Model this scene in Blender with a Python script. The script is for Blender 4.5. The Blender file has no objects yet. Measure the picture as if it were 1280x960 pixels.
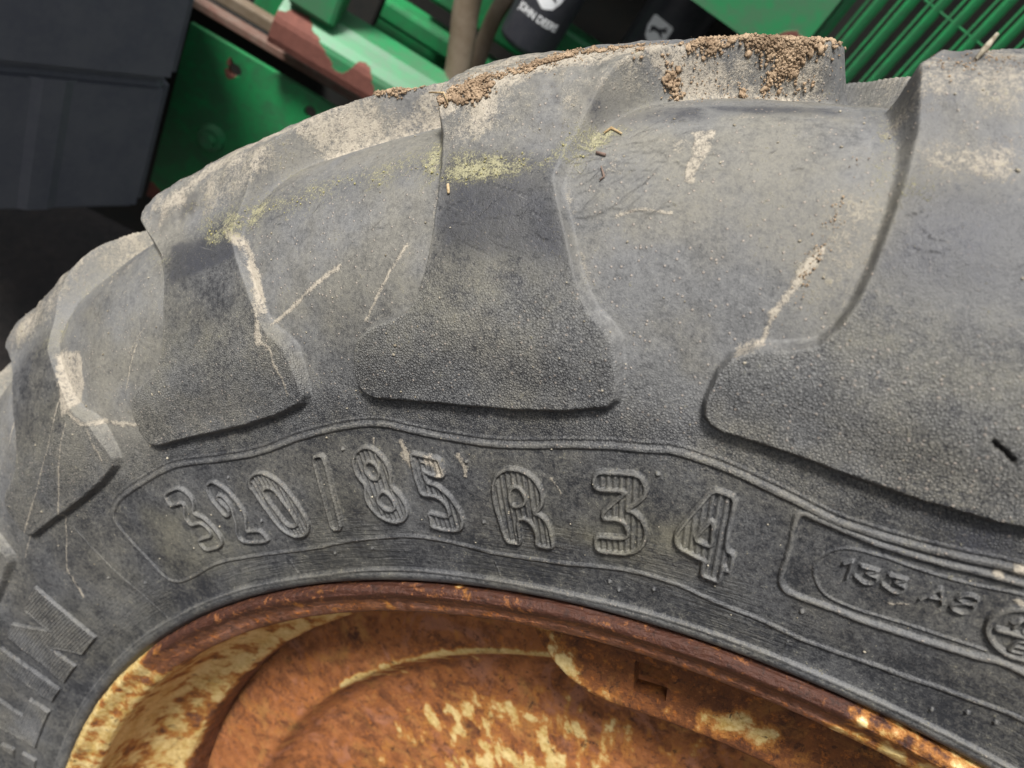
import bpy, bmesh, math, random
import numpy as np
from mathutils import Vector, Matrix

rng = np.random.default_rng(7)
random.seed(7)
scene = bpy.context.scene
C = scene.collection

# ------------------------------------------------------------------ camera, sky, sun, exposure
RW = np.array([[0.7508, 0.4681, -0.4659], [-0.2956, 0.869, 0.3968], [0.5907, -0.1602, 0.7909]])   # wheel frame -> world (the wheel leans back a little)
HUB_Z = 0.7328
cam_data = bpy.data.cameras.new('camera')
cam = bpy.data.objects.new('camera', cam_data)
C.objects.link(cam)
scene.camera = cam
cam_data.sensor_width = 36.0
cam_data.lens = 905.999 / 1280 * 36.0
cam_data.clip_start = 0.01
cam_data.clip_end = 200.0
_x, _f, _u = (0.8612, 0.1078, 0.4967), (0.2424, 0.7719, -0.5877), (-0.4468, 0.6265, 0.6386)
mw = Matrix([[_x[i], _u[i], -_f[i], 0] for i in range(3)] + [[0, 0, 0, 1]])
mw.translation = (-0.37206, -0.00178, 1.31042)
cam.matrix_world = mw
cam_data.dof.use_dof = True
cam_data.dof.focus_distance = 0.315
cam_data.dof.aperture_fstop = 9.5

SUN_DIR = RW @ np.array([0.34, -0.60, 0.73])
SUN_DIR = SUN_DIR / np.linalg.norm(SUN_DIR)
elev = math.asin(SUN_DIR[2])
azim = math.atan2(SUN_DIR[0], SUN_DIR[1])
world = bpy.data.worlds.new('World')
scene.world = world
world.use_nodes = True
wn = world.node_tree
sky = wn.nodes.new('ShaderNodeTexSky')
sky.sky_type = 'NISHITA'
sky.sun_disc = False
sky.sun_elevation = elev
sky.sun_rotation = azim
sky.air_density = 1.0
sky.dust_density = 4.0
sky.ozone_density = 0.6
hsv = wn.nodes.new('ShaderNodeHueSaturation')
hsv.inputs['Saturation'].default_value = 0.40          # a white, hazy sky
wn.links.new(sky.outputs[0], hsv.inputs['Color'])
wn.links.new(hsv.outputs[0], wn.nodes['Background'].inputs[0])
wn.nodes['Background'].inputs[1].default_value = 0.05
sun_data = bpy.data.lights.new('sun', 'SUN')
sun_data.energy = 2.6
sun_data.angle = math.radians(11)
sun_data.color = (1.0, 0.975, 0.94)
sun = bpy.data.objects.new('sun', sun_data)
C.objects.link(sun)
sun.rotation_euler = Vector(SUN_DIR).to_track_quat('Z', 'Y').to_euler()
vs = scene.view_settings
vs.view_transform = 'Standard'
vs.look = 'None'
vs.exposure = 1.2
vs.gamma = 1.0
vs.use_curve_mapping = False

# ------------------------------------------------------------------ node helper
def mat(name):
    m = bpy.data.materials.new(name)
    m.use_nodes = True
    nt = m.node_tree
    bsdf = nt.nodes['Principled BSDF']
    return m, nt, bsdf

class N:
    """small helper that adds shader nodes and links them"""
    def __init__(self, nt): self.nt = nt
    def _in(self, sock, v):
        if v is None: return
        if isinstance(v, bpy.types.NodeSocket): self.nt.links.new(v, sock)
        else: sock.default_value = v
    def node(self, t, out=0, ins=None, **kw):
        n = self.nt.nodes.new(t)
        for k, v in kw.items(): setattr(n, k, v)
        for k, v in (ins or {}).items(): self._in(n.inputs[k], v)
        return n.outputs[out]
    def attr(self, name): return self.node('ShaderNodeAttribute', 2, attribute_name=name)
    def math(self, op, a, b=None, c=None, clamp=False):
        n = self.nt.nodes.new('ShaderNodeMath'); n.operation = op; n.use_clamp = clamp
        self._in(n.inputs[0], a); self._in(n.inputs[1], b); self._in(n.inputs[2], c)
        return n.outputs[0]
    def noise(self, vec, scale, detail=4, rough=0.55, dist=0.0):
        return self.node('ShaderNodeTexNoise', 0, {'Vector': vec, 'Scale': scale, 'Detail': detail, 'Roughness': rough, 'Distortion': dist})
    def vor(self, vec, scale, feature='F1', out=0, rnd=1.0):
        return self.node('ShaderNodeTexVoronoi', out, {'Vector': vec, 'Scale': scale, 'Randomness': rnd}, feature=feature)
    def ramp(self, v, lo, hi):
        return self.node('ShaderNodeMapRange', 0, {0: v, 1: lo, 2: hi, 3: 0.0, 4: 1.0}, interpolation_type='SMOOTHSTEP')
    def mix(self, f, a, b):
        n = self.nt.nodes.new('ShaderNodeMix'); n.data_type = 'RGBA'
        self._in(n.inputs[0], f)
        for i, v in ((6, a), (7, b)):
            if isinstance(v, tuple) and len(v) == 3: v = (*v, 1.0)
            self._in(n.inputs[i], v)
        return n.outputs[2]
    def scale(self, vec, s):
        n = self.nt.nodes.new('ShaderNodeMapping'); self._in(n.inputs[0], vec); n.inputs[3].default_value = s
        return n.outputs[0]
    def bump(self, h, strength, dist, normal=None):
        return self.node('ShaderNodeBump', 0, {'Height': h, 'Strength': strength, 'Distance': dist, 'Normal': normal})

# ------------------------------------------------------------------ numpy helpers
def noise2(x, y, seed, octaves=4, rough=0.5):
    """value noise on arrays, 0..1"""
    out = np.zeros(np.broadcast(x, y).shape); amp = 1.0; tot = 0.0
    r = np.random.default_rng(seed)
    tab = r.random((256, 256))
    for o in range(octaves):
        f = 2.0 ** o
        X = x * f + 37.1 * o; Y = y * f + 11.7 * o
        xi = np.floor(X).astype(int); yi = np.floor(Y).astype(int)
        fx = X - xi; fy = Y - yi
        fx = fx * fx * (3 - 2 * fx); fy = fy * fy * (3 - 2 * fy)
        a = tab[xi & 255, yi & 255]; b = tab[(xi + 1) & 255, yi & 255]
        c = tab[xi & 255, (yi + 1) & 255]; d = tab[(xi + 1) & 255, (yi + 1) & 255]
        out = out + amp * ((a * (1 - fx) + b * fx) * (1 - fy) + (c * (1 - fx) + d * fx) * fy)
        tot += amp; amp *= rough
    return out / tot

def noise3(P, f, seed, octaves=4, rough=0.5):
    tab = np.random.default_rng(seed).random((64, 64, 64)).astype(np.float32)
    out = np.zeros(P.shape[:-1], np.float32); amp = 1.0; tot = 0.0
    for o in range(octaves):
        Q = (P * (f * 2.0 ** o) + 13.7 * o + 500.0).astype(np.float32)
        I = np.floor(Q).astype(np.int32); Fx = Q - I; Fx = Fx * Fx * (3 - 2 * Fx); I &= 63; J = (I + 1) & 63
        x, y, z = Fx[..., 0], Fx[..., 1], Fx[..., 2]
        c = lambda a, b, d: tab[a[..., 0], b[..., 1], d[..., 2]]
        v = ((c(I, I, I) * (1 - x) + c(J, I, I) * x) * (1 - y) + (c(I, J, I) * (1 - x) + c(J, J, I) * x) * y) * (1 - z) \
            + ((c(I, I, J) * (1 - x) + c(J, I, J) * x) * (1 - y) + (c(I, J, J) * (1 - x) + c(J, J, J) * x) * y) * z
        out += amp * v; tot += amp; amp *= rough
    return out / tot

def sstep(e0, e1, v):
    t = np.clip((v - e0) / (e1 - e0), 0, 1)
    return t * t * (3 - 2 * t)

def seg_dist(x, y, P, closed, want_s=False):
    """distance (and 0..1 position along) from points to a polyline"""
    best = np.full(x.shape, 1e9); pos = np.zeros(x.shape)
    n = len(P); m = n if closed else n - 1
    L = [math.dist(P[i], P[(i + 1) % n]) for i in range(m)]; tot = sum(L) + 1e-12; acc = 0.0
    for i in range(m):
        ax, ay = P[i]; bx, by = P[(i + 1) % n]
        dx, dy = bx - ax, by - ay; q = dx * dx + dy * dy + 1e-18
        t = np.clip(((x - ax) * dx + (y - ay) * dy) / q, 0, 1)
        d = (x - ax - t * dx) ** 2 + (y - ay - t * dy) ** 2
        if want_s:
            k = d < best
            pos = np.where(k, (acc + t * L[i]) / tot, pos)
        best = np.minimum(best, d); acc += L[i]
    return (np.sqrt(best), pos) if want_s else np.sqrt(best)

def inside(x, y, rings):
    c = np.zeros(x.shape, bool)
    for P in rings:
        n = len(P)
        for i in range(n):
            ax, ay = P[i]; bx, by = P[(i + 1) % n]
            if ay == by: continue
            k = (ay > y) != (by > y)
            c ^= k & (x < (bx - ax) * (y - ay) / (by - ay) + ax)
    return c

def catmull(P, n, closed=False):
    P = np.array(P, float)
    Q = np.vstack([P[-1:], P, P[:2]]) if closed else np.vstack([2 * P[0] - P[1], P, 2 * P[-1] - P[-2]])
    out = []
    for i in range(1, len(Q) - 2):
        a, b, c, d = Q[i - 1:i + 3]
        u = np.linspace(0, 1, n, endpoint=False)[:, None]
        out.append(.5 * ((2 * b) + (-a + c) * u + (2 * a - 5 * b + 4 * c - d) * u ** 2 + (-a + 3 * b - 3 * c + d) * u ** 3))
    if not closed: out.append(Q[-2:-1])
    return np.vstack(out)

def chaikin(P, k=.22):
    P = np.array(P, float); Qn = np.roll(P, -1, 0)
    return np.stack([(1 - k) * P + k * Qn, k * P + (1 - k) * Qn], 1).reshape(-1, 2)

def mesh_np(name, V, F, m, parent=None, smooth=True, attrs=None, normals=None):
    """V (n,3), F (k,3 or 4) -> one linked mesh object"""
    me = bpy.data.meshes.new(name)
    V = np.ascontiguousarray(V, np.float32); F = np.ascontiguousarray(F, np.int32)
    k, w = F.shape
    me.vertices.add(len(V)); me.vertices.foreach_set('co', V.ravel())
    me.loops.add(k * w); me.loops.foreach_set('vertex_index', F.ravel())
    me.polygons.add(k); me.polygons.foreach_set('loop_start', np.arange(k, dtype=np.int32) * w)
    if smooth: me.polygons.foreach_set('use_smooth', np.ones(k, bool))
    me.update(calc_edges=True)
    for an, av in (attrs or {}).items():
        if an == 'uv':
            at = me.attributes.new('tyre_uv', 'FLOAT_VECTOR', 'POINT')
            at.data.foreach_set('vector', np.ascontiguousarray(np.c_[av, np.zeros(len(av))], np.float32).ravel())
        else:
            at = me.attributes.new(an, 'FLOAT', 'POINT')
            at.data.foreach_set('value', np.ascontiguousarray(av, np.float32))
    if normals is not None:
        at = me.attributes.new('custom_normal', 'FLOAT_VECTOR', 'POINT')
        at.data.foreach_set('vector', np.ascontiguousarray(normals, np.float32).ravel())
    o = bpy.data.objects.new(name, me); C.objects.link(o)
    if m is not None: me.materials.append(m)
    if parent is not None: o.parent = parent
    return o

def bm_obj(name, bm, m, parent=None, smooth=False):
    me = bpy.data.meshes.new(name); bm.to_mesh(me); bm.free()
    if smooth: me.polygons.foreach_set('use_smooth', [True] * len(me.polygons))
    o = bpy.data.objects.new(name, me); C.objects.link(o)
    me.materials.append(m)
    if parent is not None: o.parent = parent
    return o

def thing(name, label, cat, mtx=None, group=None):
    o = bpy.data.objects.new(name, None); C.objects.link(o)
    if mtx is not None: o.matrix_world = mtx
    o['label'] = label; o['category'] = cat
    if group: o['group'] = group
    return o

def tag(o, label=None, cat=None, group=None, kind=None):
    if label: o['label'] = label
    if cat: o['category'] = cat
    if group: o['group'] = group
    if kind: o['kind'] = kind
    return o

# ------------------------------------------------------------------ materials
def rubber_material():
    m, nt, b = mat('dusty_rubber'); n = N(nt)
    uv2 = n.node('ShaderNodeAttribute', 1, attribute_name='tyre_uv')
    uv = n.node('ShaderNodeTexCoord', 3)
    dust, tan, moss, dark, olive, lugm, grain = (n.attr(a) for a in ('dust', 'tan', 'moss', 'dark', 'olive', 'lugm', 'grain'))
    gash, wrinkle, crack = n.attr('gash'), n.attr('wrinkle'), n.attr('crack')
    big = n.noise(uv, 14, 5, 0.6)
    mid = n.noise(uv, 70, 5, 0.65)
    fine = n.noise(uv, 460, 4, 0.78)
    tiny = n.noise(uv, 1500, 3, 0.7)
    # how much dust lies here: attribute broken up by noise at every scale
    f = n.math('ADD', dust, n.math('MULTIPLY', n.math('SUBTRACT', big, 0.5), 0.95))
    f = n.math('ADD', f, n.math('MULTIPLY', n.math('SUBTRACT', mid, 0.5), 0.75))
    f = n.math('ADD', f, n.math('MULTIPLY', n.math('SUBTRACT', fine, 0.5), 1.45))
    f = n.math('ADD', f, n.math('MULTIPLY', n.math('SUBTRACT', tiny, 0.5), 0.95))
    gv = n.vor(uv, 900, 'DISTANCE_TO_EDGE')
    wr = n.noise(uv, 1150, 4, 0.66, 0.15)
    f = n.math('ADD', f, n.math('MULTIPLY', n.math('MULTIPLY', n.math('SUBTRACT', n.math('ADD', wr, n.math('MULTIPLY', n.ramp(gv, 0.0, 0.25), 0.25)), 0.70), 2.1), grain), clamp=True)  # grain creases darkened and tops paled: relief shading put into the colour
    rub = n.mix(mid, (0.020, 0.021, 0.024), (0.036, 0.037, 0.041))
    hue = n.noise(uv, 22, 4, 0.6)
    dcol = n.mix(n.ramp(hue, 0.38, 0.64), (0.190, 0.190, 0.187), (0.215, 0.204, 0.174))
    col = n.mix(f, rub, dcol)
    of = n.math('MULTIPLY', olive, n.ramp(n.math('ADD', mid, n.math('MULTIPLY', fine, 0.6)), 0.5, 1.05))
    col = n.mix(of, col, (0.170, 0.158, 0.112))
    df = n.math('MULTIPLY', n.ramp(n.math('ADD', dark, n.math('MULTIPLY', n.math('SUBTRACT', n.math('ADD', n.math('ADD', mid, fine), n.math('MULTIPLY', tiny, 0.6)), 1.3), 1.7)), 0.25, 1.05), 0.85)
    col = n.mix(df, col, (0.030, 0.032, 0.042))
    tf = n.ramp(n.math('ADD', tan, n.math('MULTIPLY', n.math('SUBTRACT', n.math('ADD', n.math('MULTIPLY', mid, 0.7), n.math('ADD', n.math('MULTIPLY', fine, 1.0), n.math('MULTIPLY', tiny, 0.8))), 1.25), 1.9)), 0.34, 1.10)
    tcol = n.mix(fine, (0.27, 0.230, 0.175), (0.52, 0.465, 0.375))
    col = n.mix(n.math('MULTIPLY', tf, 0.82), col, tcol)
    mf = n.ramp(n.math('ADD', moss, n.math('MULTIPLY', n.math('SUBTRACT', n.math('ADD', n.math('MULTIPLY', mid, 0.5), n.math('ADD', n.math('MULTIPLY', fine, 0.8), n.math('MULTIPLY', tiny, 0.7))), 1.0), 2.6)), 0.38, 0.95)
    mcol = n.mix(tiny, (0.19, 0.175, 0.085), (0.43, 0.405, 0.25))
    col = n.mix(n.math('MULTIPLY', mf, 0.85), col, mcol)
    # pale grit specks stuck to the surface, also painted in as tiny highlights
    cell = n.vor(uv, 520, out=1)
    cd = n.vor(uv, 520, out=0)
    pick = n.node('ShaderNodeSeparateColor', 0, {0: cell})
    sp = n.math('MULTIPLY', n.math('GREATER_THAN', pick, 0.80), n.ramp(cd, 0.30, 0.16))
    sp = n.math('MULTIPLY', sp, n.ramp(dust, 0.15, 0.6))
    col = n.mix(n.math('MULTIPLY', sp, 0.55), col, (0.40, 0.335, 0.28))
    # hairline scratches
    s1 = n.node('ShaderNodeVectorRotate', 0, {'Vector': uv2, 'Angle': 0.5}, rotation_type='Z_AXIS')
    scn = n.noise(n.scale(s1, (40, 900, 1)), 1.0, 2, 0.5)
    col = n.mix(n.math('MULTIPLY', n.ramp(scn, 0.70, 0.78), 0.30), col, (0.32, 0.31, 0.28))
    col = n.mix(n.math('MULTIPLY', gash, n.ramp(fine, 0.34, 0.50)), col, (0.010, 0.006, 0.006))
    # fine cracks in the old rubber
    cmask = n.math('MULTIPLY', crack, n.ramp(fine, 0.30, 0.55))
    col = n.mix(n.math('MULTIPLY', cmask, 0.85), col, (0.010, 0.010, 0.011))
    nt.links.new(col, b.inputs['Base Color'])
    r = n.math('ADD', 0.46, n.math('MULTIPLY', f, 0.36))
    r = n.math('SUBTRACT', r, n.math('MULTIPLY', df, 0.10))
    nt.links.new(n.math('MAXIMUM', r, n.math('MULTIPLY', tf, 0.9)), b.inputs['Roughness'])
    b.inputs['Specular IOR Level'].default_value = 0.48
    # relief: leathery wrinkles, grain, dirt thickness
    hg = n.math('MULTIPLY', n.math('ADD', n.math('MULTIPLY', n.ramp(gv, 0.0, 0.32), 0.5), wr), grain)
    wl = n.noise(n.scale(uv2, (35, 620, 1)), 1.0, 4, 0.6, 0.3)
    hw = n.math('MULTIPLY', n.ramp(wl, 0.36, 0.62), wrinkle)
    hf = n.math('MULTIPLY', n.math('ADD', fine, n.math('MULTIPLY', tiny, 0.6)), 0.55)
    dirt = n.math('ADD', n.math('MULTIPLY', tf, n.math('ADD', 0.5, fine)), n.math('MULTIPLY', mf, n.math('ADD', 0.7, tiny)))
    h = n.math('ADD', n.math('ADD', n.math('MULTIPLY', hg, 1.35), n.math('MULTIPLY', hw, 0.45)), n.math('ADD', hf, n.math('MULTIPLY', dirt, 0.30)))
    h = n.math('SUBTRACT', h, n.math('ADD', n.math('MULTIPLY', cmask, 0.8), n.math('MULTIPLY', sp, -0.6)))
    nt.links.new(n.bump(h, 1.0, 0.00048), b.inputs['Normal'])
    return m

def rust_material(name, bare=None, deep=None, edge=0.5):
    """rusted steel with remains of cream yellow paint where the 'paint' attribute is high"""
    m, nt, b = mat(name); n = N(nt)
    co = n.node('ShaderNodeTexCoord', 3)
    paint = n.attr('paint'); darkr = n.attr('dark_rust')
    big = n.noise(co, 16, 6, 0.62); mid = n.noise(co, 75, 6, 0.68); fine = n.noise(co, 420, 5, 0.7)
    drip = n.noise(n.scale(co, (95, 60, 60)), 1.0, 5, 0.6)
    c = n.mix(n.ramp(mid, 0.30, 0.70), bare[0], bare[1])
    c = n.mix(n.ramp(n.math('ADD', n.math('MULTIPLY', big, 0.6), n.math('MULTIPLY', fine, 0.45)), 0.44, 0.66), c, bare[2])
    blot = n.noise(co, 38, 6, 0.74, 0.9)
    c = n.mix(n.math('MULTIPLY', n.ramp(blot, 0.45, 0.63), 0.75), c, n.mix(fine, (0.050, 0.016, 0.007), (0.120, 0.038, 0.014)))
    spk = n.noise(co, 250, 4, 0.7)
    c = n.mix(n.math('MULTIPLY', n.ramp(spk, 0.54, 0.68), 0.75), c, (0.42, 0.135, 0.022))
    var = n.noise(co, 24, 5, 0.7, 1.2)
    c = n.mix(n.math('MULTIPLY', n.ramp(var, 0.52, 0.68), 0.55), c, bare[3])
    c = n.mix(n.math('MULTIPLY', n.ramp(var, 0.46, 0.34), 0.50), c, bare[4])
    dk = n.math('ADD', darkr, n.math('MULTIPLY', n.math('SUBTRACT', n.math('ADD', mid, fine), 1.0), 1.6))
    c = n.mix(n.ramp(dk, 0.35, 0.75), c, n.mix(fine, (0.035, 0.013, 0.008), (0.085, 0.028, 0.014)))
    sp2 = n.noise(co, 190, 5, 0.75, 0.5)
    c = n.mix(n.math('MULTIPLY', n.ramp(sp2, 0.55, 0.66), 0.55), c, n.mix(fine, (0.26, 0.085, 0.020), (0.46, 0.190, 0.060)))
    c = n.mix(n.math('MULTIPLY', n.ramp(sp2, 0.44, 0.36), 0.65), c, (0.022, 0.010, 0.007))
    p = n.math('ADD', paint, n.math('MULTIPLY', n.math('SUBTRACT', n.math('ADD', n.math('MULTIPLY', mid, 0.9), n.math('MULTIPLY', drip, 1.1)), 1.0), 1.5))
    halo = n.ramp(p, 0.22, 0.50)
    c = n.mix(n.math('MULTIPLY', halo, 0.85), c, n.mix(fine, (0.30, 0.095, 0.015), (0.50, 0.22, 0.045)))
    pf = n.ramp(p, 0.42, 0.70)
    pc = n.mix(n.ramp(n.math('ADD', n.math('MULTIPLY', fine, 0.5), n.math('MULTIPLY', mid, 0.5)), 0.35, 0.66), (0.40, 0.25, 0.055), (0.68, 0.54, 0.26))
    c = n.mix(n.math('MULTIPLY', pf, 0.95), c, pc)
    pit = n.noise(co, 120, 5, 0.8, 0.4)
    c = n.mix(n.math('MULTIPLY', n.ramp(pit, 0.42, 0.33), 0.85), c, (0.040, 0.016, 0.008))
    pit2 = n.noise(co, 45, 6, 0.8, 0.8)
    c = n.mix(n.math('MULTIPLY', n.ramp(pit2, 0.42, 0.30), 0.70), c, (0.060, 0.022, 0.009))
    nt.links.new(c, b.inputs['Base Color'])
    b.inputs['Metallic'].default_value = 0.0
    nt.links.new(n.math('SUBTRACT', 0.60 if name == 'rusty_flange' else 0.78, n.math('MULTIPLY', pf, 0.30)), b.inputs['Roughness'])
    b.inputs['Specular IOR Level'].default_value = 0.42
    h = n.math('ADD', n.math('MULTIPLY', fine, n.math('SUBTRACT', 1.0, n.math('MULTIPLY', pf, 0.8))), n.math('ADD', n.math('MULTIPLY', mid, 0.8), n.math('MULTIPLY', pf, 0.5)))
    nt.links.new(n.bump(h, 1.0, 0.0011), b.inputs['Normal'])
    return m

def soil_material(name, a, bcol, scale=900):
    m, nt, b = mat(name); n = N(nt)
    co = n.node('ShaderNodeTexCoord', 3)
    x = n.noise(co, scale, 4, 0.7); y = n.noise(co, scale * 0.12, 4, 0.6)
    nt.links.new(n.mix(n.ramp(n.math('ADD', n.math('MULTIPLY', x, 0.6), n.math('MULTIPLY', y, 0.5)), 0.40, 0.68), a, bcol), b.inputs['Base Color'])
    b.inputs['Roughness'].default_value = 0.95
    b.inputs['Specular IOR Level'].default_value = 0.15
    nt.links.new(n.bump(x, 0.8, 0.0006), b.inputs['Normal'])
    return m

def paint_material(name, base, dirt, rust_attr=False, rough=0.42):
    m, nt, b = mat(name); n = N(nt)
    co = n.node('ShaderNodeTexCoord', 3)
    x = n.noise(co, 22, 6, 0.65); y = n.noise(co, 130, 4, 0.65)
    c = n.mix(n.math('MULTIPLY', n.ramp(n.math('ADD', n.math('MULTIPLY', x, 0.7), n.math('MULTIPLY', y, 0.40)), 0.42, 0.66), 0.75), base, dirt)
    if rust_attr:
        r = n.attr('rust')
        rf = n.ramp(n.math('ADD', r, n.math('MULTIPLY', n.math('SUBTRACT', y, 0.5), 0.5)), 0.45, 0.55)
        c = n.mix(rf, c, n.mix(y, (0.10, 0.035, 0.026), (0.23, 0.085, 0.06)))
        nt.links.new(n.math('ADD', rough, n.math('MULTIPLY', rf, 0.45)), b.inputs['Roughness'])
        nt.links.new(n.bump(n.math('MULTIPLY', y, rf), 0.6, 0.001), b.inputs['Normal'])
    else:
        nt.links.new(n.math('ADD', rough, n.math('MULTIPLY', x, 0.25)), b.inputs['Roughness'])
    nt.links.new(c, b.inputs['Base Color'])
    b.inputs['Specular IOR Level'].default_value = 0.5
    return m

M_RUB = rubber_material()
M_RIM = rust_material('rusty_flange', ((0.090, 0.036, 0.020), (0.230, 0.110, 0.072), (0.150, 0.058, 0.028), (0.30, 0.120, 0.045), (0.25, 0.130, 0.095)))
M_DISC = rust_material('rusty_disc', ((0.160, 0.052, 0.015), (0.430, 0.165, 0.060), (0.290, 0.102, 0.028), (0.42, 0.215, 0.060), (0.36, 0.165, 0.105)))
M_CLAMP = rust_material('rusty_clamp', ((0.110, 0.036, 0.010), (0.250, 0.085, 0.022), (0.150, 0.050, 0.013), (0.34, 0.150, 0.035), (0.085, 0.030, 0.012)))
M_MUD = soil_material('dry_mud', (0.17, 0.115, 0.072), (0.42, 0.31, 0.205))
M_MOSS = soil_material('yellow_lichen', (0.20, 0.18, 0.080), (0.48, 0.44, 0.23), 2500)
M_GRIT = soil_material('pale_grit', (0.16, 0.135, 0.095), (0.42, 0.38, 0.30), 300)
M_STRAW = soil_material('straw', (0.32, 0.22, 0.11), (0.55, 0.43, 0.26))
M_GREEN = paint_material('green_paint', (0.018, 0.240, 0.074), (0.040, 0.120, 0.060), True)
M_LGREEN = paint_material('pale_green_paint', (0.028, 0.225, 0.082), (0.075, 0.160, 0.090), True)  # paler green for the beam, post, bolt and grille bracket
M_BLACK = paint_material('black_plastic', (0.115, 0.122, 0.145), (0.150, 0.156, 0.172), rough=0.40)
M_CAN = paint_material('black_canister_paint', (0.022, 0.023, 0.030), (0.040, 0.040, 0.046), rough=0.35)
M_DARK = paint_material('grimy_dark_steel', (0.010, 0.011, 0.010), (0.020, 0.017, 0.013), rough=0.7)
M_HOSE = paint_material('brown_hose_rubber', (0.150, 0.110, 0.070), (0.210, 0.165, 0.120), rough=0.6)
M_BAR = paint_material('red_brown_bar', (0.150, 0.075, 0.055), (0.19, 0.15, 0.12), rough=0.7)
M_WHITE = paint_material('white_print', (0.72, 0.73, 0.74), (0.60, 0.60, 0.60), rough=0.5)

# ------------------------------------------------------------------ ground
def ground():
    m, nt, b = mat('shade_dark_soil'); n = N(nt)
    co = n.node('ShaderNodeTexCoord', 3)
    x = n.noise(co, 3, 6, 0.65); y = n.noise(co, 40, 5, 0.7)
    nt.links.new(n.mix(n.ramp(n.math('ADD', n.math('MULTIPLY', x, 0.5), n.math('MULTIPLY', y, 0.5)), 0.38, 0.66), (0.006, 0.0048, 0.004), (0.020, 0.015, 0.012)), b.inputs['Base Color'])  # soil colour deepened to stand in for the machine's shade
    b.inputs['Roughness'].default_value = 0.95
    nt.links.new(n.bump(y, 0.7, 0.02), b.inputs['Normal'])
    k = 90
    g = np.concatenate([np.linspace(-60, -3, 12)[:-1], np.linspace(-3, 3, k), np.linspace(3, 60, 12)[1:]])
    X, Y = np.meshgrid(g, g, indexing='ij')
    Z = (noise2(X * 3, Y * 3, 5, 5) - 0.62) * 0.05 * (np.hypot(X, Y) < 8)
    Z = np.minimum(Z, 0.0)
    q = len(g); i = np.arange(q * q).reshape(q, q)
    F = np.stack([i[:-1, :-1], i[1:, :-1], i[1:, 1:], i[:-1, 1:]], -1).reshape(-1, 4)
    o = mesh_np('ground', np.stack([X, Y, Z], -1).reshape(-1, 3), F, m)
    tag(o, 'dark bare soil, deepened in colour for shade, under the machine behind the tyre', 'ground', kind='structure')
ground()

# ------------------------------------------------------------------ the wheel
PB = np.array([-0.585, 0.14, -0.38])                 # point of the wheel frame used as the base of the wheel
wm = Matrix([[*RW[i], 0] for i in range(3)] + [[0, 0, 0, 1]])
wm.translation = tuple(RW @ PB + np.array([0, 0, HUB_Z]))
wheel = thing('tractor_wheel', 'large worn tractor wheel, dusty black lugged tyre on a rusty yellow rim', 'tractor wheel', wm)

# cross section of carcass and of lug tops: (radius, y) pairs, y away from the viewer
PAIRS = [((.440, .012), None), ((.4475, .0075), None), ((.4518, .0015), None), ((.4540, -.0030), None), ((.4572, -.0052), None), ((.4600, -.0045), None), ((.4650, -.0050), None),
 ((.4849, -.0093), None), ((.505, -.0134), None), ((.5236, -.0163), None), ((.540, -.0180), None),
 ((.553, -.0187), (.553, -.0235)), ((.575, -.0180), (.575, -.0256)), ((.600, -.0140), (.6010, -.0183)), ((.625, -.0045), (.6268, -.0087)), ((.645, .0095), (.6488, .0048)),
 ((.6585, .030), (.673, .0195)), ((.6645, .060), (.6852, .047)), ((.6675, .100), (.6905, .087)), ((.6685, .140), (.691, .140))]
b_ = catmull([p[0] for p in PAIRS], 60)
l_ = catmull([p[1] or (p[0][0], p[0][1] - .005) for p in PAIRS], 60)
TT = np.r_[0, np.cumsum(np.hypot(*np.diff(b_, axis=0).T))]
TM = TT[-1]                                          # t at the middle of the tread
def half(t, prof):
    tt = np.where(t > TM, 2 * TM - t, t)
    r = np.interp(tt, TT, prof[:, 0]); y = np.interp(tt, TT, prof[:, 1])
    return r, np.where(t > TM, 0.28 - y, y)

# grid lines
th = np.radians(np.concatenate([np.arange(-66, -50, .11), np.arange(-50, 17.5, .052), np.arange(17.5, 25, .14), np.arange(25, 52, .22), np.arange(52, 294, .75)]))
NC = len(th)
tg = np.concatenate([np.arange(0, .020, .0025), np.arange(.020, .030, .0005), np.arange(.030, .1125, .00040), np.arange(.1125, .262, .00076), np.arange(.262, TM, .0017),
                     np.arange(TM, 2 * TM - .27, .0017), np.arange(2 * TM - .27, 2 * TM - .115, .006), np.arange(2 * TM - .115, 2 * TM + 1e-6, .010)])
NR = len(tg)
TH = th[:, None]; TG = tg[None, :]
br, by = half(tg, b_); lr, ly = half(tg, l_)
rr = br[None, :]
m_lug = np.zeros((NC, NR), np.float32); lug_id = np.full((NC, NR), -1, np.int16)

LUG = [(-11.6, 118.6), (-12.05, 120.2), (-12.3, 123), (-12.38, 128), (-12.1, 139), (-11.75, 145), (-11.1, 148.8), (-10.1, 150.8), (-9.25, 154), (-8.8, 160), (-8.48, 170.5), (-8.32, 182), (-8.22, 197),
       (-8.25, 212), (-8.45, 226), (-8.8, 237), (-9.0, 250), (-8.4, 266), (-6.4, 284), (-3.2, 310), (-.6, 332), (.4, 338), (2.2, 339), (3.5, 335), (4.1, 324), (3.7, 308), (1.7, 291), (-0.9, 263), (-2.3, 245), (-3.0, 229),
       (-3.55, 214), (-3.75, 203.2), (-3.42, 193), (-3.05, 182), (-2.62, 169.5), (-2.2, 160.5), (-1.75, 153.7), (-1.25, 149.6), (-0.85, 145), (-0.66, 137), (-0.62, 128), (-0.68, 123), (-1.0, 120), (-2.85, 116.2), (-4.94, 114.8), (-7.17, 115.2), (-9.51, 117.0)]
PITCH = 15.0
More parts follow.
